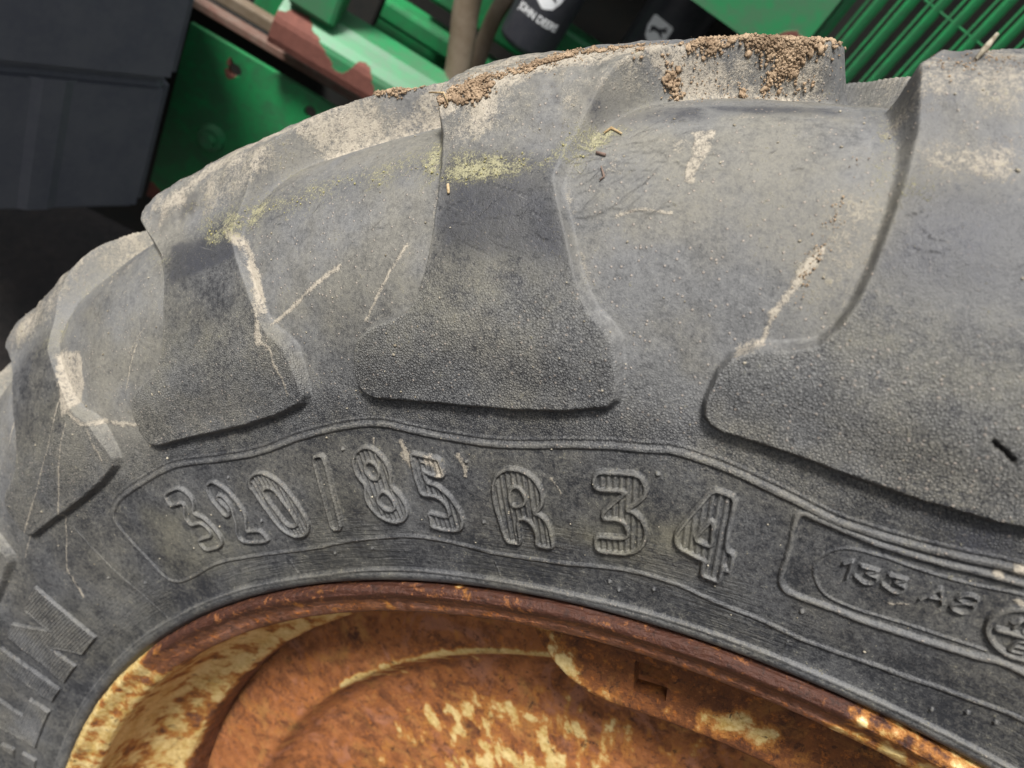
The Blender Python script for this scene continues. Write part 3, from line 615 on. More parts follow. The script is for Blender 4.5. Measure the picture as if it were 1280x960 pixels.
wrinkle = np.interp(tg * 1000, [0, 26, 34, 58, 70, 800], [0, .2, 1, .6, 0, 0])[None, :] * (.3 + 1.1 * sstep(.4, .62, n1))
crack = np.zeros((NC, NR))
def crack_lines(k, a0, a1, t0, t1, ang, spread, lmin, lmax, w=.26):
    """hairline cracks of the weathered rubber, each a wandering line of its own"""
    r = np.random.default_rng(int(1000 + k + t0))
    for _ in range(k):
        a, t, L = r.uniform(a0, a1), r.uniform(t0, t1), r.uniform(lmin, lmax)
        h = math.radians(ang + r.normal(0, spread)); x, y = 0.0, 0.0; pts = [(a, t)]
        for _s in range(6):
            h += r.normal(0, .22); x += math.cos(h) * L / 6; y += math.sin(h) * L / 6
            pts.append((a + math.degrees(x / 650), t + y))
        cols, rows = region(pts, 2)
        X, Y = UX[np.ix_(cols, rows)], UY[np.ix_(cols, rows)]
        P = [(math.radians(q[0]) * float(np.interp(q[1] / 1000, tg, br)) * 1000, q[1]) for q in pts]
        d, sp_ = seg_dist(X, Y, P, False, True)
        v = sstep(w * 1.7, w * .4, d) * np.sin(np.clip(sp_, .04, .96) * math.pi) ** .5
        sl = np.ix_(cols, rows); crack[sl] = np.maximum(crack[sl], v * r.uniform(.35, 1))
crack_lines(60, -3.6, -.6, 186, 222, 22, 12, 6, 20)
crack_lines(16, -8.0, -4.2, 176, 200, 4, 8, 6, 18)
crack_lines(14, -1.5, 4.5, 205, 232, 12, 20, 3, 9)
crack_lines(12, 7, 12, 170, 200, 6, 16, 4, 12)
crack_lines(10, -19, -10, 180, 210, 10, 20, 4, 10)
crack *= .75

# positions
jit = ((n1 - .5) * .0022 + (n2 - .5) * .0006 + (n3 - .5) * .00018) * sstep(20, 40, UY)
jit += (crest * (noise3(P0, .05, 44, 4) - .5) * .006)
r0 = br[None, :] + m_lug * (lr - br)[None, :]
y0 = by[None, :] + m_lug * (ly - by)[None, :]
tr, ty = np.gradient(br), np.gradient(by)
ln = np.hypot(tr, ty) + 1e-12
nr_, ny_ = (-ty / ln), (tr / ln)                        # outward normal of the section
sgn = np.sign(ny_[NR // 6] * -1) or 1
nr_, ny_ = nr_ * sgn, ny_ * sgn
hh = H + jit + tan.clip(0, 1) * .00012 + moss.clip(0, 1) * .0002
r1 = r0 + nr_[None, :] * hh; y1 = y0 + ny_[None, :] * hh
P3 = np.stack([r1 * np.sin(TH), y1, r1 * np.cos(TH)], -1)
# shading normals of the whole surface, shared by all pieces cut out of it
dT = np.empty_like(P3); dT[1:-1] = P3[2:] - P3[:-2]; dT[0] = P3[1] - P3[-1]; dT[-1] = P3[0] - P3[-2]
dR = np.gradient(P3, axis=1)
NN = np.cross(dT, dR); NN /= np.linalg.norm(NN, axis=-1, keepdims=True) + 1e-12
test = NN[NC // 2, NR // 6]
if test[1] > 0: NN = -NN; FLIP = True
else: FLIP = False
UV = np.stack([TH * .6 + 0 * P3[..., 0], TG + 0 * P3[..., 0]], -1)
flat = lambda a: a.reshape(-1)
ATT = {k: flat(np.clip(np.broadcast_to(v, (NC, NR)), 0, 1.4)) for k, v in dict(dust=dust, tan=tan, moss=moss, dark=dark, olive=olive, lugm=m_lug, grain=grain, gash=gash, wrinkle=wrinkle, crack=crack).items()}
idx = np.arange(NC * NR).reshape(NC, NR)
nx = np.roll(idx, -1, 0)
quads = np.stack([idx[:, :-1], nx[:, :-1], nx[:, 1:], idx[:, 1:]], -1)
if FLIP: quads = quads[..., ::-1]
quads = quads.reshape(-1, 4)
# which object each face belongs to: majority of its corners
pl = flat(part_id)[quads]; lg = flat(lug_id)[quads]
face_part = np.where((pl > 0).sum(1) >= 2, pl.max(1), 0)
face_lug = np.where((lg >= 0).sum(1) >= 2, lg.max(1), -1)
V_all = (P3.reshape(-1, 3) - PB); N_all = NN.reshape(-1, 3); UV_all = UV.reshape(-1, 2)
def cut(name, sel, parent):
    q = quads[sel]
    u, inv = np.unique(q, return_inverse=True)
    a = {k: v[u] for k, v in ATT.items()}; a['uv'] = UV_all[u]
    return mesh_np(name, V_all[u], inv.reshape(-1, 4), M_RUB, parent, True, a, N_all[u])
tyre = cut('tyre', (face_part == 0) & (face_lug < 0), wheel)
for k in np.unique(face_lug[face_lug >= 0]):
    cut('tread_lug', (face_lug == k) & (face_part == 0), tyre)
for k, nm in part_names.items():
    s = face_part == k
    if s.any(): cut(nm, s, tyre)

# ------------------------------------------------------------------ rim
def revolve(prof, a0, a1, n, name, m, parent, fn=None, flip=False, closed=False):
    """prof: (k,2) of (r, y); fn(theta, r, y, s) -> dict of attributes and a small radial offset"""
    prof = np.array(prof); k = len(prof)
    t = np.linspace(a0, a1, n)
    R = np.broadcast_to(prof[None, :, 0], (n, k)); Y = np.broadcast_to(prof[None, :, 1], (n, k)); A = np.broadcast_to(t[:, None], (n, k))
    at = {}
    if fn:
        at, dr, dy = fn(A, R, Y)
        R = R + dr; Y = Y + dy
    V = np.stack([R * np.sin(A), Y, R * np.cos(A)], -1).reshape(-1, 3) - PB
    i = np.arange(n * k).reshape(n, k)
    F = np.stack([i[:-1, :-1], i[1:, :-1], i[1:, 1:], i[:-1, 1:]], -1).reshape(-1, 4)
    if flip: F = F[:, ::-1]
    return mesh_np(name, V, F, m, parent, True, {q: np.broadcast_to(v, A.shape).ravel() for q, v in at.items()})

FL = catmull([(.4495, .014), (.4515, .004), (.4516, -.001), (.4505, -.0042), (.4475, -.0052), (.4440, -.0030), (.4400, .0002), (.4362, .0018), (.4330, .0044), (.4316, .0085), (.4325, .014), (.4312, .024), (.4290, .040), (.4240, .052), (.4130, .064), (.4050, .0705), (.4022, .0745), (.4010, .082), (.4005, .105), (.4005, .140)], 8)
def rim_fn(A, R, Y):
    deg = np.degrees(A); s = np.broadcast_to(np.linspace(0, 1, R.shape[1])[None, :], R.shape)
    nz = noise2(A * 30, s * 30, 61, 5, .6); nb = noise2(A * 9, s * 8, 62, 4)
    lip = np.exp(-((R - .4365) / .0055) ** 2) * (Y < .012)
    groove = sstep(.4415, .4450, R) * (Y < .010)
    inner = sstep(.012, .020, Y)
    left = sstep(-33, -44, deg); right = sstep(6.5, 12.5, deg) * sstep(60, 30, deg)
    paint = .68 * left * (1 - inner) + .74 * right * (1 - inner) * (.55 + .45 * lip)
    paint += inner * (.62 - .28 * sstep(-42, -24, deg) - .9 * sstep(-24, -10, deg)) * sstep(.082, .07, Y)
    paint += (nb - .5) * .7
    paint -= .55 * (1 - left) * (1 - right) * (1 - inner)
    dk = groove * (.92 - .40 * left) + .20 * (nb > .55) * (1 - lip)
    nf = noise2(A * 190, s * 90, 66, 4, .6)
    dr = (nz - .5) * .0016 + (nf - .5) * .0007; dy = (nz - .5) * -.0014 + (nf - .5) * -.0007
    return dict(paint=np.clip(paint, 0, 1), dark_rust=np.clip(dk, 0, 1)), dr, dy
FULL = (-math.pi, math.pi)
rim = revolve(FL, *FULL, 2161, 'rim', M_RIM, wheel, rim_fn, flip=True)
FB = [(r, .28 - y) for r, y in FL[::-1]]
revolve(FB, *FULL, 361, 'rear_flange', M_RIM, rim, rim_fn, flip=True)
well = [(.4515, .02), (.4520, .26)]
# dished centre disc
DC = catmull([(.4000, .0985), (.3900, .0985), (.3700, .0985), (.3560, .0990), (.3520, .0995), (.3490, .1015), (.3460, .1060), (.3420, .1120), (.3370, .1180), (.3280, .1225), (.3000, .1265), (.2600, .1290), (.2200, .1290), (.1900, .1240), (.1650, .1120), (.1500, .1080), (.1200, .1080), (.0760, .1080), (.0750, .1160)], 7)
def disc_fn(A, R, Y):
    deg = np.degrees(A); nz = noise2(A * 22 * 3, R * 160, 71, 5, .6); nb = noise2(A * 9, R * 40, 72, 4)
    drip_ = noise2(A * 75, R * 14, 77, 3)
    wd_ = .0040 + .011 * sstep(.50, .72, drip_)
    rim_edge = np.exp(-(np.maximum(R - .3510, 0) / .0042) ** 2) * np.exp(-(np.minimum(R - .3510, 0) / wd_) ** 2)
    band = sstep(-46, -38, deg) * sstep(-5, -12, deg)
    paint = rim_edge * (.74 * band + .12) * (.45 + 1.0 * nb)
    st_ = noise2(A * 42, R * 75, 75, 4, .6)
    low = sstep(.318, .296, R) * sstep(-45, -38, deg) * sstep(-2, -14, deg)
    paint += low * (.30 + 1.3 * (st_ - .5)) + .22 * sstep(.31, .29, R) * (nb > .5)
    dk = .55 * np.exp(-(((deg + 36) / 3.2) ** 2 + ((R - .382) / .010) ** 2)) + .55 * np.exp(-(((deg + 14) / 4) ** 2 + ((R - .388) / .010) ** 2)) + .35 * sstep(.388, .399, R)
    return dict(paint=np.clip(paint, 0, 1), dark_rust=np.clip(dk, 0, 1)), 0 * R, (nz - .5) * .0012
disc = revolve(DC, *FULL, 1081, 'wheel_disc', M_DISC, rim, disc_fn, flip=True)
DB = [(r, y + .010) for r, y in DC][::-1]
revolve(DB, *FULL, 241, 'disc_back', M_DISC, disc, None, flip=True)

def clamp(off):
    """rim clamp: a thick plate welded inside the rim, with a square bolt hole"""
    y0, y1 = .050, .061
    cols = np.concatenate([np.linspace(-9.3, -7.6, 9), np.linspace(-7.3, -1.0, 22), np.linspace(-.85, 1.75, 8), np.linspace(2.0, 26.0, 60), np.linspace(26.2, 28.4, 9)])
    inner = np.interp(cols, [-9.3, -9.0, -8.7, -8.2, -7.4, -6.2, -4.6, -2.8, 0, 22, 25, 26.6, 27.6, 28.4], [.4115, .404, .397, .389, .381, .373, .3675, .3645, .3640, .3640, .368, .376, .388, .411])
    outer = np.full_like(cols, .4135)
    h0, h1 = .3772, .3955
    bm = bmesh.new()
    lay_p = bm.verts.layers.float.new('paint'); lay_d = bm.verts.layers.float.new('dark_rust')
    def v(deg, r, y):
        a = math.radians(deg + off)
        q = bm.verts.new(tuple(np.array([r * math.sin(a), y, r * math.cos(a)]) - PB))
        cream = math.exp(-((deg - 6.8) / 3.6) ** 2) * math.exp(-((r - .3775 - .0006 * (deg - 7)) / .0085) ** 2)
        strk = max(math.exp(-((deg + 6.4 + (r - .385) * 95) / 1.25) ** 2), .8 * math.exp(-((deg + 4.2) / 1.6) ** 2) * math.exp(-((r - .371) / .006) ** 2))
        cream2 = math.exp(-((deg - 19) / 4) ** 2) * .9
        q[lay_p] = min(1, .80 * cream + .50 * strk + .55 * cream2)
        q[lay_d] = .45 * (1 if r > .400 else 0) + .15
        return q
    def strip(c0, c1, ra, rb, n):
        """face grid between columns c0..c1 and radii arrays ra..rb, front and back"""
        for y, rev in ((y0, False), (y1, True)):
            g = []
            for c in range(c0, c1 + 1):
                g.append([v(cols[c], ra[c] + (rb[c] - ra[c]) * j / n, y + (0.0022 * max(0, 1 - (ra[c] + (rb[c] - ra[c]) * j / n - inner[c]) / .003) ** 2 if not rev else 0)) for j in range(n + 1)])
            for i in range(len(g) - 1):
                for j in range(n):
                    f = (g[i][j], g[i + 1][j], g[i + 1][j + 1], g[i][j + 1])
                    bm.faces.new(f if not rev else f[::-1])
    ia = int(np.argmin(abs(cols + .85))); ib = int(np.argmin(abs(cols - 1.75)))
    strip(0, ia, inner, outer, 20)
    strip(ib, len(cols) - 1, inner, outer, 20)
    strip(ia, ib, inner, np.full_like(cols, h0), 6)
    strip(ia, ib, np.full_like(cols, h1), outer, 6)
    def wall(path):
        rows = [[v(a, r, y) for a, r in path] for y in (y0 + (.0022 if len(path) > 20 else 0), (y0 + y1) / 2, y1)]
        for j in range(2):
            for i in range(len(path) - 1): bm.faces.new((rows[j][i], rows[j + 1][i], rows[j + 1][i + 1], rows[j][i + 1]))
    wall([(c, r) for c, r in zip(cols, inner)])
    hole = [(cols[ia], h0)] + [(cols[c], h0) for c in range(ia, ib + 1)] + [(cols[c], h1) for c in range(ib, ia - 1, -1)] + [(cols[ia], h0)]
    wall(hole)
    bmesh.ops.remove_doubles(bm, verts=bm.verts, dist=1e-6)
    bmesh.ops.recalc_face_normals(bm, faces=bm.faces)
    o = bm_obj('rim_clamp', bm, M_CLAMP, rim, True)
    md = o.modifiers.new('edges', 'EDGE_SPLIT'); md.split_angle = math.radians(50)
    return o
for k in range(3): clamp(120 * k)

# ------------------------------------------------------------------ dirt that lies on the tyre
ICO = bmesh.new(); bmesh.ops.create_icosphere(ICO, subdivisions=1, radius=1.0)
ICO_V = np.array([v.co for v in ICO.verts]); ICO_F = np.array([[v.index for v in f.verts] for f in ICO.faces]); ICO.free()
IC2 = bmesh.new(); bmesh.ops.create_icosphere(IC2, subdivisions=2, radius=1.0)
IC2_V = np.array([v.co for v in IC2.verts]); IC2_F = np.array([[v.index for v in f.verts] for f in IC2.faces]); IC2.free()
def place(deg, tmm):
    """points and normals of the tyre surface (wheel frame), interpolated between grid points"""
    q = np.radians(np.asarray(deg, float)); w = np.asarray(tmm, float) / 1000
    ci = np.clip(np.searchsorted(th, q) - 1, 0, NC - 2); ri = np.clip(np.searchsorted(tg, w) - 1, 0, NR - 2)
    fa = np.clip((q - th[ci]) / (th[ci + 1] - th[ci]), 0, 1)[:, None]; fb = np.clip((w - tg[ri]) / (tg[ri + 1] - tg[ri]), 0, 1)[:, None]
    f = lambda A: (A[ci, ri] * (1 - fa) + A[ci + 1, ri] * fa) * (1 - fb) + (A[ci, ri + 1] * (1 - fa) + A[ci + 1, ri + 1] * fa) * fb
    nn = f(NN)
    return f(P3), nn / np.linalg.norm(nn, axis=1, keepdims=True), ci, ri
def lumps(name, P, Nn, size, m, sink=.3, base=(ICO_V, ICO_F), flat_=.75, rough=.32):
    V0, F0 = base; k = len(P); nv = len(V0)
    rnd = rng.normal(size=(k, 3, 3)); qm, _ = np.linalg.qr(rnd)
    loc = V0[None] * (1 + rng.uniform(-rough, rough, (k, nv, 1))) * rng.uniform(.6, 1.25, (k, 1, 3))
    loc = np.einsum('kij,kvj->kvi', qm, loc) * size[:, None, None]
    dn = np.einsum('kvi,ki->kv', loc, Nn)
    loc -= (1 - flat_) * dn[..., None] * Nn[:, None]
    V = loc + (P + Nn * (size * (flat_ - sink))[:, None])[:, None]
    F = (F0[None] + (np.arange(k) * nv)[:, None, None]).reshape(-1, 3)
    o = mesh_np(name, V.reshape(-1, 3) + 0, F, m, None, False)
    o.matrix_world = wheel_m
    return o
wheel_m = Matrix([[*RW[i], 0] for i in range(3)] + [[0, 0, 0, 1]]); wheel_m.translation = (0, 0, HUB_Z)
def along(pts, k, sd_a, sd_t):
    pts = np.array(pts); s = rng.random(k) * (len(pts) - 1); i = np.minimum(s.astype(int), len(pts) - 2); f = (s - i)[:, None]
    p = pts[i] * (1 - f) + pts[i + 1] * f
    return p[:, 0] + rng.normal(0, sd_a, k), p[:, 1] + rng.normal(0, sd_t, k)

# dried mud on the crests of the lugs
Pm, Nm, Sm = [], [], []
Pc, Nc, Sc = [], [], []
def mud(pts, k, sa, st_, lo, hi, pw=2.2, depth=None):
    """dry soil near a line: low crusts with crumbs on and around them; depth limits how far it hangs down from the crest"""
    a, t = along(pts, k, sa, st_)
    p, nn, ci, ri = place(a, t)
    nz = .55 * n2[ci, ri] + .45 * n3[ci, ri]
    keep = (tg[ri] > .15) & (rng.random(k) < sstep(.36, .60, nz) + .08)
    if depth is not None: keep &= np.hypot(p[:, 0], p[:, 2]) > .690 - depth * np.clip((n2[ci, ri] - .30) * 2.4, 0, 1.3) * (.55 + .6 * rng.random(k))
    s = lo + (hi - lo) * rng.random(k) ** pw
    Pm.append(p[keep] + nn[keep] * (rng.random((keep.sum(), 1)) ** 2 * .0008)); Nm.append(nn[keep]); Sm.append(s[keep])
    c = keep & (rng.random(k) < .05) & (nz > .46)
    if hi >= .0008: Pc.append(p[c]); Nc.append(nn[c]); Sc.append(hi * (1.0 + 1.3 * rng.random(c.sum())))
mud([(1.7, 285), (2.3, 290), (2.9, 298), (2.5, 292)], 12000, .30, 3.2, .00016, .0008, 3, .020)
mud([(2.45, 291), (2.65, 294)], 2200, .15, 3.2, .0002, .0009, 2.5, .030)
mud([(.0, 268), (.8, 275), (1.5, 283), (1.8, 287)], 12000, .32, 3.0, .00016, .0008, 3, .014)
mud([(1.15, 277), (1.25, 278)], 60, .05, .8, .0003, .0011)
mud([(-4.2, 266), (-2.8, 265), (-1.5, 258), (-.4, 264)], 9000, .32, 3.4, .00016, .0008, 3, .018)
mud([(-3.7, 266), (-3.6, 266)], 40, .06, .5, .0008, .0021, 1)
mud([(-.95, 258), (-.7, 260)], 220, .10, 1.4, .0003, .0011)
mud([(3.0, 300), (3.7, 318)], 900, .2, 3, .00018, .0010, 3, .016)
mud([(-18.8, 249), (-17.5, 253), (-16.2, 260), (-15.1, 272), (-13.8, 286), (-12.3, 303)], 7000, .16, 1.6, .00016, .0008, 3, .0065)
mud([(-7.5, 236), (-6.9, 240)], 420, .16, 1.6, .0002, .0009)
mud([(-8.1, 240), (-6.2, 249), (-4.6, 257), (-3.1, 265), (-.7, 265), (1.6, 286), (3.7, 318)], 2600, .5, 5, .00012, .0005, 3)
mud([(6.8, 250), (9, 262), (13, 275)], 700, .5, 5, .00012, .0004, 3)
mud([(5.6, 215), (5.2, 190), (4.6, 165)], 260, .16, 3, .00012, .0005, 3)
mud([(-8.6, 238), (-6.2, 248), (-4.6, 257), (-3.1, 265)], 3600, .2, 1.6, .00014, .0008, 3)

# lichen flecks, grit, straw bits
if Pm:
    o = lumps('dried_mud', np.vstack(Pm), np.vstack(Nm), np.concatenate(Sm), M_MUD, .25, (ICO_V, ICO_F), .70, .45)
    Pc, Nc, Sc = np.vstack(Pc), np.vstack(Nc), np.concatenate(Sc)
    o2 = lumps('mud_crust', Pc, Nc, Sc, M_MUD, .12, (IC2_V, IC2_F), .34, .38)
    tag(o2, 'low brown crusts of dry soil stuck to the lug crests', 'mud', kind='stuff')
    tag(o, 'crumbly dry brown mud caked along the worn crests of the tyre lugs', 'mud', kind='stuff')
k = 9000
a = rng.uniform(-40, 12, k); t = rng.normal(207, 9, k)
p, nn, ci, ri = place(a, t)
keep = rng.random(k) < np.clip(moss[ci, ri] * 1.25 - .25, 0, 1) * sstep(.45, .62, n3[ci, ri])
o = lumps('lichen_crumbs', p[keep], nn[keep], .00012 + .00050 * rng.random(keep.sum()) ** 3, M_MOSS, .2)
tag(o, 'yellow green lichen crumbs along the step below the lug crests', 'lichen', kind='stuff')
k = 4200
a = rng.uniform(-48, 17, k); t = rng.uniform(40, 262, k)
p, nn, ci, ri = place(a, t)
keep = rng.random(k) < np.clip(dust[ci, ri] * 1.1, .06, 1)
o = lumps('grit', p[keep], nn[keep], .00009 + .00055 * rng.random(keep.sum()) ** 8, M_GRIT, .3)
tag(o, 'fine pale grit stuck to the dusty tyre wall', 'grit', kind='stuff')

def straw(pts, w, label, m=M_STRAW, lift=.0008):
    """a short bent stalk lying on the tyre, base of the object on the rubber"""
    pp = [p[0] + nn[0] * (lift + (pts[i][2] if len(pts[i]) > 2 else 0)) for i, (p, nn, _, _) in enumerate([place([c[0]], [c[1]]) for c in pts])]
    pp = [np.array(x) for x in pp]
    root = pp[0]; bm = bmesh.new(); rings = []
    for i, x in enumerate(pp):
        d = pp[min(i + 1, len(pp) - 1)] - pp[max(i - 1, 0)]; d /= np.linalg.norm(d) + 1e-12
        s = np.cross(d, [0, 1, .2]); s /= np.linalg.norm(s) + 1e-12; u = np.cross(s, d)
        ww = w * (1 if 0 < i < len(pp) - 1 else .6)
        rings.append([bm.verts.new(tuple(x - root + s * math.cos(f) * ww + u * math.sin(f) * ww * .6)) for f in np.linspace(0, 2 * math.pi, 7)[:-1]])
    for i in range(len(rings) - 1):
        for j in range(6): bm.faces.new((rings[i][j], rings[i][(j + 1) % 6], rings[i + 1][(j + 1) % 6], rings[i + 1][j]))
    bm.faces.new(rings[0][::-1]); bm.faces.new(rings[-1])
    o = bm_obj('straw_bit', bm, m, None, True)
    mm = wheel_m.copy(); mm.translation = tuple(RW @ root + np.array([0, 0, HUB_Z])); o.matrix_world = mm
    tag(o, label, 'straw', 'straw bits lying on the tyre')
straw([(-2.5, 224.8), (-2.31, 227.7), (-1.87, 224.1)], .0006, 'pale bent straw bit on the grey rubber under the mossy crest')
straw([(-2.56, 214.7), (-2.19, 213.3)], .0010, 'short red brown bark chip just below the bent straw bit', M_BAR)
straw([(-2.25, 208.3), (-2.06, 203.9), (-2.19, 202.5)], .0005, 'thin curled brown stem below the bark chip', M_BAR)
straw([(-8.35, 236), (-8.5, 239, .002), (-8.9, 243, .004)], .0005, 'short stalk poking up where two lug crests meet in the outline')
straw([(-7.81, 202.5), (-7.72, 198.5)], .0012, 'tan seed husk on the dark neck of the middle lug')
straw([(7.75, 254.3), (7.9, 258, .002), (8.05, 264, .006)], .0011, 'thin pale grey stick on the crest of the right hand lug', M_GRIT)


# ------------------------------------------------------------------ the machine behind the tyre
machine = thing('farm_machine', 'green farm machine behind the tyre, with slatted grille, rusty beam, black tank and hanging canisters', 'farm machine', Matrix.Translation((-0.3, 0.9, 0.0)))
MO = np.array([-0.3, 0.9, 0.0])
def W2(p): return tuple(np.array(p) - MO)
def slab(name, m, x0, x1, y0, y1, z0, z1, parent=machine, bev=.004, rz=0.0, about=None, seg=2):
    bm = bmesh.new(); bmesh.ops.create_cube(bm, size=1)
    for v in bm.verts: v.co = Vector(((x0 + x1) / 2 + v.co.x * (x1 - x0), (y0 + y1) / 2 + v.co.y * (y1 - y0), (z0 + z1) / 2 + v.co.z * (z1 - z0)))
    if bev: bmesh.ops.bevel(bm, geom=bm.edges[:], offset=bev, segments=seg, affect='EDGES', profile=.5)
    if rz: bmesh.ops.rotate(bm, verts=bm.verts, cent=about, matrix=Matrix.Rotation(rz, 3, 'Z'))
    for v in bm.verts: v.co = Vector(W2(v.co))
    return bm_obj(name, bm, m, parent)
def tube(name, m, pts, r, parent=machine, n=14, sub=8):
    P = catmull(pts, sub); bm = bmesh.new(); rings = []
    for i in range(len(P)):
        d = P[min(i + 1, len(P) - 1)] - P[max(i - 1, 0)]; d /= np.linalg.norm(d)
        s = np.cross(d, [0.1, 1, 0]); s /= np.linalg.norm(s); u = np.cross(s, d)
        rings.append([bm.verts.new(W2(P[i] + r * (s * math.cos(f) + u * math.sin(f)))) for f in np.linspace(0, 2 * math.pi, n + 1)[:-1]])
    for i in range(len(rings) - 1):
        for j in range(n): bm.faces.new((rings[i][j], rings[i][(j + 1) % n], rings[i + 1][(j + 1) % n], rings[i + 1][j]))
    bm.faces.new(rings[0][::-1]); bm.faces.new(rings[-1])
    bmesh.ops.recalc_face_normals(bm, faces=bm.faces)
    return bm_obj(name, bm, m, parent, True)

# big black tank on the left: a box turned to the viewer, its upper half a little proud
def tank():
    f = np.array([-.62, -.785]); p = np.array([-.785, .62]); c0 = np.array([-.644, .78])
    def block(name, z0, z1, out, m, parent, l=.36, d=.95, bev=.012):  # hidden depth d stretched so the tank shades the ground
        bm = bmesh.new()
        nrm = np.array([.785, -.62])
        cs = [c0 + nrm * out, c0 + f * l + nrm * out, c0 + f * l + p * d, c0 + p * d]
        lo = [bm.verts.new(W2((c[0], c[1], z0))) for c in cs]; hi = [bm.verts.new(W2((c[0], c[1], z1))) for c in cs]
        bm.faces.new(lo); bm.faces.new(hi[::-1])
        for i in range(4): bm.faces.new((lo[i], hi[i], hi[(i + 1) % 4], lo[(i + 1) % 4]))
        bmesh.ops.recalc_face_normals(bm, faces=bm.faces)
        bmesh.ops.bevel(bm, geom=bm.edges[:], offset=bev, segments=3, affect='EDGES')
        return bm_obj(name, bm, m, parent)
    t = block('black_tank', .689, .872, 0, M_BLACK, machine)
    block('tank_cover', .868, 1.07, .006, M_BLACK, t, .366, .957)
    for s in (.10, .215): # two shallow vertical ribs moulded in the lower wall
        a = c0 + f * s; bm = bmesh.new(); nrm = np.array([.785, -.62])
        pts = [(0, 0), (.012, .004), (.032, .004), (.044, 0)]
        lo = [bm.verts.new(W2((*(a + f * u + nrm * (v - .001)), .70))) for u, v in pts]; hi = [bm.verts.new(W2((*(a + f * u + nrm * (v - .001)), .862))) for u, v in pts]
        for i in range(3): bm.faces.new((lo[i], lo[i + 1], hi[i + 1], hi[i]))
        bm.faces.new(hi); bm.faces.new(lo[::-1]); bm.faces.new((lo[3], lo[0], hi[0], hi[3]))
        bmesh.ops.recalc_face_normals(bm, faces=bm.faces)
        bm_obj('tank_rib', bm, M_BLACK, t)
tank()

def plate(name, m, outline, y0, y1, holes=(), rust=None, parent=machine, step=.006):
    """vertical sheet: grid of quads inside an outline (x, z), so that rust can have a shape; thickness y0..y1"""
    xs = np.arange(min(p[0] for p in outline), max(p[0] for p in outline) + step, step); zs = np.arange(min(p[1] for p in outline), max(p[1] for p in outline) + step, step)
    X, Z = np.meshgrid(xs, zs, indexing='ij')
    bm = bmesh.new(); lay = bm.verts.layers.float.new('rust')
    keep = inside(X, Z, [outline])
    for hx, hz, hr in holes: keep &= np.hypot(X - hx, Z - hz) > hr
    rv = np.zeros(X.shape)
    if rust: 
        for P in rust:
            d = seg_dist(X, Z, P, True); d = np.where(inside(X, Z, [P]), -d, d); rv = np.maximum(rv, sstep(.006, -.006, d))
    vid = {}
    def v(i, j, y):
        if (i, j, y) not in vid:
            q = bm.verts.new(W2((X[i, j], y, Z[i, j]))); q[lay] = rv[i, j]; vid[(i, j, y)] = q
        return vid[(i, j, y)]
    fs = {}
    for i in range(len(xs) - 1):
        for j in range(len(zs) - 1):
            if keep[i, j] and keep[i + 1, j] and keep[i, j + 1] and keep[i + 1, j + 1]:
                bm.faces.new((v(i, j, y0), v(i + 1, j, y0), v(i + 1, j + 1, y0), v(i, j + 1, y0)))
    for hx, hz, hr in holes:        # round the stepped hole off
        for e in {q for f in bm.faces for q in f.verts}:
            w = e.co + Vector(tuple(MO)); d = math.hypot(w.x - hx, w.z - hz)
            if d < hr * 1.0 + step * 1.3:
                s = hr / d; e.co.x = hx + (w.x - hx) * s - MO[0]; e.co.z = hz + (w.z - hz) * s - MO[2]
    g = bmesh.ops.extrude_face_region(bm, geom=bm.faces[:])
    for q in g['geom']:
        if isinstance(q, bmesh.types.BMVert): q.co.y += y1 - y0
    bmesh.ops.recalc_face_normals(bm, faces=bm.faces)
    return bm_obj(name, bm, m, parent)

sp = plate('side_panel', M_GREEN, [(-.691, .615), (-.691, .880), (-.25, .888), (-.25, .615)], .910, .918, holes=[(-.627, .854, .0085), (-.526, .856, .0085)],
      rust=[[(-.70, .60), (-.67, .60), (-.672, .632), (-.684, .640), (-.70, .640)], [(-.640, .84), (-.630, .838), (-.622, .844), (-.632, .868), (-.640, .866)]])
# bolt in the lower hole
bm = bmesh.new(); bmesh.ops.create_cone(bm, cap_ends=True, segments=24, radius1=.019, radius2=.016, depth=.010, matrix=Matrix.Translation(W2((-.630, .905, .752))) @ Matrix.Rotation(math.radians(90), 4, 'X'))
bolt = bm_obj('panel_bolt', bm, M_LGREEN, sp)
bm = bmesh.new(); bmesh.ops.create_cone(bm, cap_ends=True, segments=6, radius1=.010, radius2=.0095, depth=.014, matrix=Matrix.Translation(W2((-.630, .898, .752))) @ Matrix.Rotation(math.radians(90), 4, 'X'))
bm_obj('bolt_head', bm, M_LGREEN, bolt)
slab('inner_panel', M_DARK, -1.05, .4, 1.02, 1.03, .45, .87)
slab('cross_bar', M_BAR, -.80, -.30, .935, .955, .886, .897, bev=.002)
slab('brown_bar', M_HOSE, -.80, -.56, .99, 1.01, .884, .902, bev=.003)
